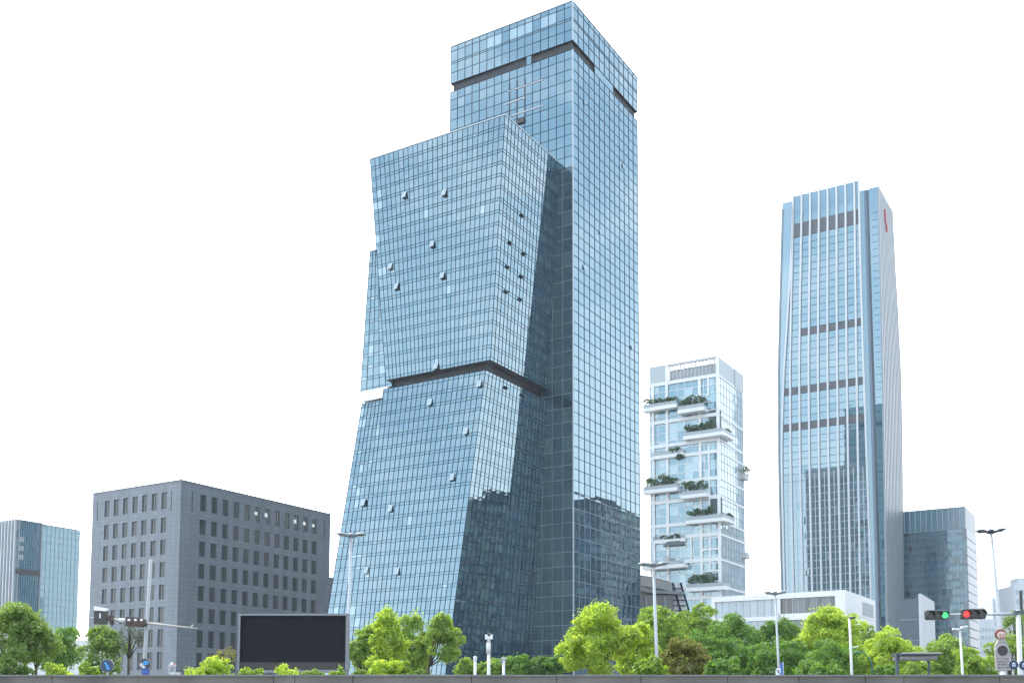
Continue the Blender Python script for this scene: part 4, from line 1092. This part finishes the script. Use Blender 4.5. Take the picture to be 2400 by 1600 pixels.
# ------------------------------------------------------------------ pale ramp behind the left trees
def build_ramp():
    Y = 130; r = thing('concrete_ramp', 'pale concrete ramp wall behind the left trees', 'ramp', (gx(20, Y), Y, 0))
    k = 1 / ppm(Y); b = MB()
    pts = [(0, 0), (205 * k, 0), (205 * k, gz(1497, Y)), (150 * k, gz(1500, Y)), (95 * k, gz(1530, Y)), (0, gz(1545, Y))]
    b.prism(pts, 0, 6); b.build('ramp_wall', mat('pale_concrete', (0.52, 0.52, 0.52), .8, var=.1, vscale=.4), r)
    b = MB()
    for i in range(12):
        x = 60 * k + i * 12 * k; z = gz(1545, Y) + (x / (205 * k)) ** 1.5 * (gz(1497, Y) - gz(1545, Y))
        b.tube([(x, .3, z - .6), (x, .3, z + .8)], .04, 6)
    b.build('railing', STEEL, r)
build_ramp()

# ------------------------------------------------------------------ billboard
def build_billboard():
    Y = 58; r = thing('billboard', 'large blank dark billboard screen in a light grey frame', 'billboard', (gx(683, Y), Y, 0))
    k = 1 / ppm(Y); px = lambda x: (x - 683) * k
    x0, x1, z0, z1 = px(555), px(813), gz(1569, Y), gz(1437, Y); f = .12
    b = MB(); b.box(x0 + f, x1 - f, .02, .3, z0 + .02, z1 - f); b.build('screen', SCREEN, r)
    b = MB(); b.box(x0, x0 + f, -.1, .4, z0, z1); b.box(x1 - f, x1, -.1, .4, z0, z1); b.box(x0 + f, x1 - f, -.1, .4, z1 - f, z1)
    b.box(x0 + f, x1 - f, -.1, .4, z0 - .14, z0)
    b.build('frame', mat('frame_grey', (0.17, 0.18, 0.20), .5), r)
    b = MB(); b.box(x0 + f + .01, x1 - f - .01, -.01, .015, z0 + .03, z0 + .42); b.build('lower_strip', mat('brown_black', (0.022, 0.018, 0.018), .5), r)
    for x in (x0 + 1.0, x1 - 1.0):
        b = MB(); b.box(x - .12, x + .12, .05, .3, 0, z0 - .145); b.build('post', STEEL, r)
    b = MB(); b.box(x0 + .3, x1 - .3, .42, .9, z0 + .3, z1 - .4); b.build('back_box', GREYP, r)
build_billboard()

# ------------------------------------------------------------------ street lamps
def lamp(pxb, pxt, ytop, Y, r0, r1, span, label, dark=False, group='street lamps on tall poles'):
    zt = gz(ytop, Y); xb = gx(pxb, Y); xt = gx(pxt, Y)
    zb = gz(1580, Y)                                           # where the parapet hides the pole
    sl = (xt - xb) / (zt - zb); x_ground = xb - sl * zb
    r = thing('street_lamp', label, 'street lamp', (x_ground, Y, 0), 0, group, lean=math.atan(sl))
    zt = zt / math.cos(math.atan(sl))
    m = MB(); m.tube([(0, 0, 0), (0, 0, zt * .5), (0, 0, zt - .1)], [r0, (r0 + r1) / 2, r1], 12); m.build('pole', STEEL, r, smooth=True)
    m = MB(); m.tube([(0, 0, 0), (0, 0, .5)], [r0 * 1.6, r0 * 1.5], 12); m.box(-.25, .25, -.25, .25, 0, .04); m.build('base', STEEL, r)
    hm = mat('dark_lamp_housing', (0.045, 0.06, 0.085), .4) if dark else mat('lamp_housing', (0.17, 0.20, 0.22), .4)
    for s in (-1, 1):
        a = MB(); a.tube([(0, 0, zt - .12), (s * span * .16, 0, zt - .02), (s * span * .30, 0, zt + .0)], [.06, .05, .04], 8); a.build('arm', hm, r)
        h_ = MB()
        prof = [(.0, .03), (.06, .15), (.2, .23), (.38, .25), (.55, .20), (.68, .10), (.76, .015)]
        n = 12; base = len(h_.v)
        for (u, q) in prof:
            for j in range(n):
                t = 2 * math.pi * j / n
                h_.v.append((s * (span * .5 * (.24 + u)), q * 1.35 * math.cos(t), zt + .02 + u * .10 + (q * .62 * math.sin(t) if math.sin(t) > 0 else q * .28 * math.sin(t))))
        for k in range(len(prof) - 1):
            for j in range(n):
                a0, a1 = base + k * n + j, base + k * n + (j + 1) % n
                h_.f.append((a0, a0 + n, a1 + n, a1) if s < 0 else (a0, a1, a1 + n, a0 + n)); h_.m.append(0)
        hd = h_.build('lamp_head', hm, r, smooth=True)
        ln = MB(); ln.box(min(s * span * .2, s * span * .42), max(s * span * .2, s * span * .42), -.12, .12, zt - .045, zt - .02); ln.build('lens', mat('lamp_lens', (0.5, 0.52, 0.5), .3), hd)
    m = MB(); m.blob((0, 0, zt + .06), (.22, .16, .12)); m.tube([(0, 0, zt + .1), (0, 0, zt + .38)], [.035, .02], 6); m.build('hub', hm, r, smooth=True)
lamp(811, 817, 1255, 62, .15, .07, 1.85, 'tall lamp with twin flat heads beside the dark billboard')
lamp(1541, 1534, 1324, 62, .15, .07, 1.9, 'tall lamp with twin flat heads before the terraced tower')
lamp(1827, 1821, 1390, 78, .12, .06, 1.8, 'tall lamp with twin flat heads before the white podium')
lamp(2357, 2336, 1246, 62, .17, .08, 1.9, 'tall lamp with dark blue-grey twin heads at the far right', dark=True)

def small_posts():
    Y = 58
    r = thing('camera_post', 'slim white post with a dark camera on top and a short crossbar', 'camera post', (gx(2001, Y), Y, 0), 0, None, lean=-.02)
    zt = gz(1448, Y)
    m = MB(); m.tube([(0, 0, 0), (0, 0, zt)], [.085, .06], 10); m.build('pole', STEEL_W, r, smooth=True)
    m = MB(); m.tube([(-.1, 0, gz(1518, Y)), (.45, 0, gz(1514, Y))], .03, 6); m.build('crossbar', STEEL_W, r)
    m = MB(); m.box(.0, .22, -.1, .1, zt - .05, zt + .06); m.tube([(.2, 0, zt), (.32, 0, zt + .07)], .05, 8); m.build('camera', BLACKP, r)
    r = thing('small_street_lamp', 'small white lamp post with short twin heads under the traffic lights', 'street lamp', (gx(2263, 54), 54, 0), 0, None, lean=-.03)
    zt = gz(1476, 54)
    m = MB(); m.tube([(0, 0, 0), (0, 0, zt)], [.085, .05], 10); m.build('pole', STEEL_W, r, smooth=True)
    for s in (-1, 1):
        m = MB(); m.hexa([(s * .22 - .17, -.1, zt + .08 + s * .04), (s * .22 + .17, -.1, zt + .08 + s * .08), (s * .22 + .17, .1, zt + .08 + s * .08), (s * .22 - .17, .1, zt + .08 + s * .04),
                  (s * .22 - .14, -.08, zt + .17 + s * .04), (s * .22 + .14, -.08, zt + .17 + s * .08), (s * .22 + .14, .08, zt + .17 + s * .08), (s * .22 - .14, .08, zt + .17 + s * .04)]); m.build('lamp_head', STEEL_W, r)
    m = MB(); m.tube([(-.3, 0, zt + .07), (.3, 0, zt + .1)], .03, 6); m.build('arm', STEEL_W, r)
    # green curved post
    r = thing('curved_green_post', 'thin dark green post with a curved top in front of the dark trees', 'post', (gx(2046, 60), 60, 0))
    m = MB(); z = gz(1540, 60)
    m.tube([(0, 0, 0), (0, 0, z - .5), (-.1, 0, z - .1), (-.4, 0, z + .25), (-.8, 0, z + .3)], [.05, .045, .04, .03, .02], 8); m.build('pole', mat('green_post', (0.01, 0.10, 0.09), .4), r, smooth=True)
    m = MB(); m.blob((-.85, 0, z + .28), (.18, .1, .06)); m.build('lamp_head', MATS['green_post'], r, smooth=True)
    # white posts before the tower
    Y = 38; k = 1 / ppm(Y)
    r = thing('monitor_column', 'tallest white column with a thicker middle and twin boxes on top', 'post', (gx(1145, Y), Y, 0))
    zt = gz(1493, Y)
    m = MB(); m.tube([(0, 0, 0), (0, 0, gz(1531, Y))], [.062, .056], 12); m.build('lower_pole', STEEL_W, r, smooth=True)
    m = MB(); m.tube([(-.01, 0, gz(1531, Y)), (-.01, 0, gz(1505, Y))], [.078, .074], 12); m.build('thick_sleeve', STEEL_W, r, smooth=True)
    m = MB(); m.tube([(0, 0, gz(1505, Y)), (0, 0, zt + .05)], .056, 12); m.build('upper_pole', STEEL_W, r, smooth=True)
    for s in (-1, 1):
        m = MB(); m.box(s * .095 - .04, s * .095 + .04, -.05, .05, zt - .06, zt + .11); m.build('sensor_box', WSIGN, r)
    m = MB(); m.blob((.03, 0, zt + .13), (.06, .05, .04)); m.build('dark_cap', BLACKP, r)
    for px_, yt, lab in ((1113, 1540, 'short white post with a round cap left of the tallest column'), (1180, 1542, 'short white post with a flat cap and side box right of the tallest column')):
        r = thing('white_post', lab, 'post', (gx(px_, Y), Y, 0), 0, 'short white posts at the tower foot')
        z = gz(yt, Y)
        m = MB(); m.tube([(0, 0, 0), (0, 0, z - .02)], [.055, .052], 12); m.build('pole', STEEL_W, r, smooth=True)
        m = MB()
        if px_ < 1150: m.tube([(0, 0, z - .08), (0, 0, z + .02), (0, 0, z + .05)], [.068, .07, .04], 12)
        else: m.box(-.1, .1, -.08, .08, z - .02, z + .03)
        m.build('cap', STEEL_W, r)
        if px_ > 1150:
            m = MB(); m.box(-.12, -.06, -.06, .06, z - .14, z - .021); m.build('side_box', GREYP, r)
small_posts()

# ------------------------------------------------------------------ traffic lights
def signal_right():
    Y = 46; k = 1 / ppm(Y)
    X0 = 2394; r = thing('traffic_signal', 'traffic signal mast with a green and a red light on a long arm', 'traffic light', (gx(X0, Y), Y, 0))
    px = lambda x: (x - X0) * k
    za = gz(1439, Y)
    m = MB(); m.tube([(0, 0, 0), (0, 0, gz(1428, Y))], [.12, .10], 14); m.build('pole', STEEL_W, r, smooth=True)
    m = MB(); m.tube([(px(2176), 0, za), (px(2320), 0, za + .0), (0, 0, za + .02)], [.035, .045, .075], 10); m.build('arm', STEEL, r, smooth=True)
    m = MB(); m.box(px(2384), px(2420), -.14, .14, gz(1438, Y), gz(1430, Y)); m.build('arm_bracket', mat('dark_green_metal', (0.05, 0.085, 0.085), .5), r)
    def head(x0, x1, y0, y1, lit, which):
        z0, z1 = gz(y1, Y), gz(y0, Y); a, b = px(x0), px(x1); h_ = (z1 - z0)
        m = MB(); c = .07
        m.prism([(a + c, z0), (b - c, z0), (b, z0 + c), (b, z1 - c * .6), (b - c * .6, z1), (a + c * .4, z1), (a, z1 - c * .4), (a, z0 + c)], -.2, .08)
        hd = m.build('signal_head', BLACKP, r)
        m = MB(); m.box(a + .05, b - .05, -.21, .07, z1 + .002, z1 + .03); m.build('top_rim', GREYP, hd)
        w = b - a
        for i in range(3):
            cx = a + w * (i + .5) / 3 + (0.0); cz = (z0 + z1) / 2
            on = i == which
            rr = h_ * .36
            m = MB(); m.disc(cx, -.225, -.2, cz, rr); 
            o = m.build('lamp', lit if on else mat('unlit_lamp', (0.03, 0.028, 0.027), .35), hd)
            if on:
                d = MB()
                for ang in range(16):
                    t = 2 * math.pi * ang / 16; d.disc(cx + rr * .66 * math.cos(t), -.232, -.226, cz + rr * .66 * math.sin(t), rr * .06, n=8)
                d.disc(cx, -.232, -.226, cz, rr * .22, n=12); d.build('led_dots', mat('led_' + str(which), (0.3, .5, .4) if which == 2 else (.7, .25, .2), .4), o)
            v_ = MB(); n = 12                                        # half-round visor
            for j in range(n):
                t0, t1 = math.pi * j / n, math.pi * (j + 1) / n; R = rr * 1.12
                p = [(cx + R * math.cos(t), cz + R * math.sin(t)) for t in (t0, t1)]
                v_.quad((p[0][0], -.2, p[0][1]), (p[0][0], -.36, p[0][1]), (p[1][0], -.36, p[1][1]), (p[1][0], -.2, p[1][1]))
            v_.build('visor', BLACKP, hd)
    head(2174.5, 2226, 1431, 1452, mat('green_light', (0.02, .35, .12), .4, emit=((0.06, 0.80, 0.25), .9)), 2)
    head(2258.5, 2314, 1428, 1450, mat('red_light', (0.5, .02, .02), .4, emit=((0.95, 0.035, 0.03), .9)), 0)
    m = MB(); m.box(px(2303), px(2311), -.05, .05, gz(1428, Y) + .035, gz(1424, Y) + .02); m.build('bracket', STEEL, r)
signal_right()

def signal_left():
    Y = 38; k = 1 / ppm(Y); X0 = 332
    lean = math.atan((344 - 332) / (1580 - 1310))
    r = thing('traffic_signal', 'tall grey mast with a slanting arm carrying dark signal boxes seen from behind', 'traffic light', (gx(X0 - 2, Y), Y, 0))
    px = lambda x: (x - (X0 - 2)) * k
    zt = gz(1310, Y)
    m = MB(); m.tube([(0, 0, 0), (px(343), 0, zt)], [.085, .055], 12); m.build('pole', mat('dull_steel', (0.30, 0.31, 0.32), .5), r, smooth=True)
    A = lambda x: gz(1446 + (x - 207) * .104, Y)
    m = MB(); m.tube([(px(207), -.1, A(207)), (px(250), -.1, A(250)), (px(294), -.1, A(294)), (px(342), -.1, A(342)), (px(460), -.1, A(460))], [.012, .035, .05, .05, .022], 10); m.build('arm', mat('beige_steel', (0.42, 0.38, 0.34), .5), r, smooth=True)
    m = MB(); m.tube([(px(443), -.1, A(443)), (px(449), -.1, A(449) + .12)], .02, 6); m.build('arm_hook', STEEL_W, r)
    b = MB(); b.box(px(221), px(250), -.28, -.12, gz(1463, Y), gz(1431, Y)); hd = b.build('signal_head', BLACKP, r)
    b = MB(); b.hexa([(px(221), -.29, gz(1431, Y)), (px(250), -.29, gz(1433, Y)), (px(250), -.11, gz(1433, Y)), (px(221), -.11, gz(1431, Y)), (px(220), -.29, gz(1421, Y)), (px(250), -.29, gz(1426, Y)), (px(250), -.11, gz(1426, Y)), (px(220), -.11, gz(1421, Y))]); b.build('white_header', WSIGN, hd)
    b = MB(); b.box(px(234), px(237), -.29, -.275, gz(1449, Y), gz(1438, Y)); b.build('pale_mark', WSIGN, hd)
    b = MB(); b.prism([(px(297), gz(1467, Y)), (px(335), gz(1470, Y)), (px(341), gz(1464, Y)), (px(341), gz(1453, Y)), (px(336), gz(1449, Y)), (px(297), gz(1446, Y))], -.34, -.14); hd = b.build('signal_head', BROWN, r)
    for x in (305, 320, 334):
        b = MB(); b.box(px(x - 3), px(x + 3), -.352, -.341, gz(1456, Y), gz(1451, Y)); b.build('pale_mark', WSIGN, hd)
    b = MB(); b.tube([(px(275), -.11, A(275)), (px(294), -.11, A(294))], .08, 10); b.build('arm_sleeve', STEEL_W, r, smooth=True)
    b = MB(); b.prism([(px(256), gz(1456, Y)), (px(263), gz(1467, Y)), (px(265), gz(1456, Y)), (px(265), gz(1443, Y)), (px(254), gz(1443, Y))][::1], -.3, -.18); b.build('camera', BROWN, r)
signal_left()

# ------------------------------------------------------------------ signs
def disc_sign(name, label, px_, py_, Y, rad_px, symbol, group=None, face=NAVY):
    k = 1 / ppm(Y); z = gz(py_, Y); R = rad_px * k
    r = thing(name, label, 'road sign', (gx(px_, Y), Y, 0), 0, group)
    m = MB(); m.disc(0, -.03, 0, z, R * 1.0); m.build('rim', GREYP, r)
    m = MB(); m.disc(0, -.04, -.031, z, R * .93); m.build('sign_face', face, r)
    s = MB()
    if symbol == 'arrow':                                   # a slanting blue arrow, broad at its lower end
        u = Vector((.52, 0, -.85)); v = Vector((.85, 0, .52)); c = Vector((0, 0, z))
        P = [c - u * R * .62 - v * R * .14, c + u * R * .15 - v * R * .16, c + u * R * .45 - v * R * .30, c + u * R * .72 - v * R * .08, c + u * R * .66 + v * R * .22, c + u * R * .25 + v * R * .20, c - u * R * .62 + v * R * .16]
        s.prism([(p.x, p.z) for p in P], -.046, -.041)
        s.build('arrow', BLUE, r)
    elif symbol == 'oval':
        s.disc(R * .25, -.046, -.041, z + R * .25, R * .36, sx=1.3); s.build('blue_oval', BLUE, r)
        s = MB(); s.prism([(-R * .8, z - R * .1), (-R * .1, z - R * .75), (R * .3, z - R * .5), (-R * .1, z - R * .05), (-R * .5, z + R * .35)], -.046, -.041); s.build('grey_patch', WHITE_D, r)
    else:
        s.box(-R * .33, R * .33, -.046, -.041, z - R * .30, z + R * .12); s.disc(0, -.046, -.041, z + R * .14, R * .32); s.build('white_symbol', WSIGN, r)
        s = MB(); s.disc(0, -.052, -.047, z + R * .05, R * .18); s.build('blue_ring', BLUE, r)
    m = MB(); m.tube([(0, .03, 0), (0, .03, z + R * .6)], .03, 8); m.build('post', STEEL, r)
disc_sign('round_sign', 'round dark sign with a slanting blue arrow at the left', 248.5, 1559, 34, 15.5, 'arrow')
disc_sign('round_sign', 'round dark sign with a blue oval and grey patch at the tall mast foot', 336, 1556, 33, 14.5, 'oval', face=BLACKP)
disc_sign('round_sign', 'round navy sign with white symbol overlapping the figure sign', 2378, 1557, 33, 11.5, 'dot', 'navy round signs at the right')
disc_sign('round_sign', 'round navy sign cut by the right edge', 2402, 1558, 34, 11.5, 'dot', 'navy round signs at the right')

def small_signs():
    Y = 32.5; k = 1 / ppm(Y)
    r = thing('blue_plate', 'small blue plate below the round oval sign', 'sign', (gx(339, Y), Y, 0))
    z = gz(1573, Y)
    m = MB(); m.disc(0, -.02, 0, z, 9 * k, sx=1.05); m.build('sign_face', mat('royal_blue', (0.01, 0.035, 0.22), .4), r)
    m = MB()
    for x, w in ((-6, 2), (-3, 1.2), (0, 2), (3.5, 1.5)): m.box((x - w / 2) * k, (x + w / 2) * k, -.026, -.021, gz(1575, Y), gz(1571, Y))
    m.build('pale_marks', BLUE, r)
    m = MB(); m.tube([(0, .02, 0), (0, .02, z)], .02, 6); m.build('post', STEEL, r)
    Y = 60; k = 1 / ppm(Y)
    r = thing('notice_board', 'small white and red notice above a pale box before the grey block', 'sign', (gx(402, Y), Y, 0))
    m = MB(); m.prism([(-8 * k, gz(1560, Y)), (8 * k, gz(1560, Y)), (8 * k, gz(1556, Y)), (3 * k, gz(1553, Y)), (-3 * k, gz(1550, Y)), (-8 * k, gz(1557, Y))], -.05, 0); m.build('board', WSIGN, r)
    m = MB(); m.box(3 * k, 6.5 * k, -.06, -.051, gz(1559, Y), gz(1553, Y)); m.build('red_mark', RED, r)
    m = MB(); m.box(-5 * k, 1.5 * k, -.06, -.051, gz(1559, Y), gz(1557, Y)); m.box(-5.5 * k, 2 * k, -.05, 0, gz(1565, Y), gz(1562, Y)); m.build('dark_mark', GREYP, r)
    m = MB(); m.tube([(-8 * k, 0, 0), (-8 * k, 0, gz(1556, Y))], .03, 6); m.tube([(6 * k, 0, 0), (6 * k, 0, gz(1560, Y))], .03, 6); m.build('post', STEEL, r)
    m = MB(); m.box(-8 * k, 12 * k, .1, .5, 0, gz(1574, Y)); m.build('pale_box', STEEL_W, r)
    # blue and white banner
    Y = 44; k = 1 / ppm(Y)
    r = thing('blue_banner', 'small blue and white banner with a pointed top at the dark trees', 'banner', (gx(1828, Y), Y, 0))
    m = MB(); m.prism([(3 * k, 1.0), (9 * k, 1.0), (8 * k, gz(1551, Y)), (6.5 * k, gz(1551, Y)), (1 * k, gz(1558, Y))], -.03, 0); m.build('pointed_flag', mat('banner_blue', (0.06, 0.13, 0.42), .6), r)
    m = MB(); m.prism([(-9 * k, 1.0), (2.5 * k, 1.0), (2.5 * k, gz(1565, Y)), (-6 * k, gz(1565, Y)), (-9 * k, gz(1568, Y))], -.05, -.02); m.build('lower_panel', WSIGN, r)
    m = MB(); rr = random.Random(2)
    for i in range(7):
        x = rr.uniform(-8, 0); y = rr.uniform(1567, 1577); m.prism([(x * k, gz(y + 3, Y)), ((x + 2.2) * k, gz(y + 2, Y)), ((x + 1.6) * k, gz(y, Y)), ((x - .5) * k, gz(y + .6, Y))], -.056, -.051)
    m.build('blue_marks', mat('banner_navy', (0.015, 0.03, 0.14), .6), r)
    m = MB(); m.tube([(9.5 * k, 0, 0), (9 * k, 0, gz(1550, Y))], .02, 6); m.build('pole', WSIGN, r)
    # small white dome at the right
    Y = 30; k = 1 / ppm(Y)
    r = thing('white_bollard', 'white dome-topped bollard just showing over the parapet at the right', 'bollard', (gx(2352, Y), Y, 0))
    z = gz(1573, Y)
    m = MB(); m.tube([(0, 0, 0), (0, 0, z - .08), (0, 0, z - .03), (0, 0, z)], [.075, .072, .05, .015], 14); m.build('body', mat('bluish_white', (0.6, 0.62, 0.7), .4), r, smooth=True)
small_signs()

def figure_sign():
    """a cut-out board shaped like a figure: painted face with red hair, a round dark panel and rows of marks"""
    Y = 40; k = 1 / ppm(Y); X0 = 2351
    r = thing('figure_sign', 'grey figure-shaped sign board with a painted face, red hair and round dark panel', 'sign', (gx(X0, Y), Y, 0))
    px = lambda x: (x - X0) * k
    Z = lambda y: gz(y, Y)
    bd = mat('sign_stone', (0.30, 0.28, 0.27), .7, var=.12, vscale=4)
    out_ = [(2337, 1570), (2370, 1570), (2370, 1536), (2368, 1518), (2364, 1508), (2357, 1502), (2342, 1502), (2337, 1510), (2335, 1522)]
    m = MB(); m.prism([(px(a), Z(b)) for a, b in out_], -.08, .04); m.build('board', bd, r)
    m = MB(); m.prism([(px(2341), Z(1505)), (px(2362), Z(1505)), (px(2358), Z(1494)), (px(2343), Z(1494))], -.10, .02); m.build('shoulders', bd, r)
    m = MB(); m.blob((px(2349), -.05, Z(1485.5)), (14.5 * k, .10, 12.5 * k), nu=20, nv=12); h_ = m.build('hair', REDHAIR, r, smooth=True)
    m = MB(); m.blob((px(2349.5), -.10, Z(1488)), (11.0 * k, .085, 9.8 * k), nu=20, nv=12); f = m.build('face', SKIN, r, smooth=True)
    m = MB()
    for x in (2345, 2354): m.blob((px(x), -.18, Z(1486)), (2.1 * k, .012, 1.0 * k), nu=10, nv=6)
    m.build('eyes', BLACKP, f)
    m = MB(); m.blob((px(2349.5), -.19, Z(1489)), (1.1 * k, .02, 2.2 * k), nu=8, nv=6); m.build('nose', SKIN, f, smooth=True)
    m = MB(); m.blob((px(2349.5), -.175, Z(1493)), (3.0 * k, .012, .7 * k), nu=10, nv=6); m.build('mouth', RED, f)
    m = MB(); m.disc(px(2351.5), -.10, -.081, Z(1524), 13.6 * k, n=32); m.build('panel_ring', WHITE_D, r)
    m = MB(); m.disc(px(2351.5), -.11, -.101, Z(1524), 12.4 * k, n=32); m.build('round_panel', mat('dark_panel', (0.028, 0.018, 0.02), .4), r)
    m = MB(); rr = random.Random(8)
    for row, y in enumerate((1542, 1548.5, 1555, 1562)):
        x = 2340
        while x < 2364:
            w = rr.uniform(1.4, 2.6); hh = rr.uniform(2.4, 3.6) if row else 2.0
            m.box(px(x), px(x + w * .42), -.088, -.081, Z(y + hh), Z(y)); m.box(px(x + w * .55), px(x + w), -.088, -.081, Z(y + hh * .9), Z(y + .5))
            m.box(px(x), px(x + w), -.0905, -.0885, Z(y + hh * .6), Z(y + hh * .35))
            x += w + (rr.choice((.8, .8, 2.6)))
    m.build('text_rows', mat('text_grey', (0.09, 0.085, 0.085), .7), r)
    m = MB(); m.box(px(2344), px(2362), -.05, .03, 0, Z(1570) - .002); m.build('post', STEEL, r)
figure_sign()

def shelter():
    Y = 44; k = 1 / ppm(Y); X0 = 2106
    r = thing('bus_shelter', 'dark grey shelter post with a flat layered roof', 'shelter', (gx(X0, Y), Y, 0))
    px = lambda x: (x - X0) * k
    Z = lambda y: gz(y, Y)
    m = MB(); m.box(px(2102), px(2108), -.08, .08, 0, Z(1530)); m.build('post', mat('dark_blue_grey', (0.055, 0.075, 0.09), .5), r)
    m = MB(); m.hexa([(px(2109), -.5, Z(1536)), (px(2196), -.5, Z(1536)), (px(2196), .9, Z(1536)), (px(2109), .9, Z(1536)), (px(2106), -.55, Z(1529.5)), (px(2202), -.55, Z(1530.5)), (px(2202), .95, Z(1530.5)), (px(2106), .95, Z(1529.5))]); m.build('roof', mat('shelter_roof', (0.12, 0.135, 0.145), .4), r)
    m = MB(); m.box(px(2109), px(2192), -.42, .8, Z(1545), Z(1538)); m.build('fascia', mat('shelter_fascia', (0.16, 0.165, 0.17), .4), r)
    m = MB(); m.box(px(2106), px(2200), -.6, -.56, Z(1531.5), Z(1529.8)); m.build('light_edge', STEEL_W, r)
    m = MB(); m.box(px(2188), px(2192), .5, .6, 0, Z(1546)); m.build('rear_post', MATS['dark_blue_grey'], r)
shelter()

# ------------------------------------------------------------------ the air between
def build_haze():
    b = MB(); b.box(-700, 700, -40, 760, -1.0, 222.0)
    m = bpy.data.materials.new('haze'); m.use_nodes = True; nt = m.node_tree; nt.nodes.clear()
    v = nt.nodes.new('ShaderNodeVolumePrincipled'); v.inputs['Color'].default_value = (0.90, 0.95, 1.0, 1); v.inputs['Density'].default_value = 0.00010
    o = nt.nodes.new('ShaderNodeOutputMaterial'); nt.links.new(v.outputs[0], o.inputs['Volume'])
    setting('haze', b, m, 'stuff')
build_haze()
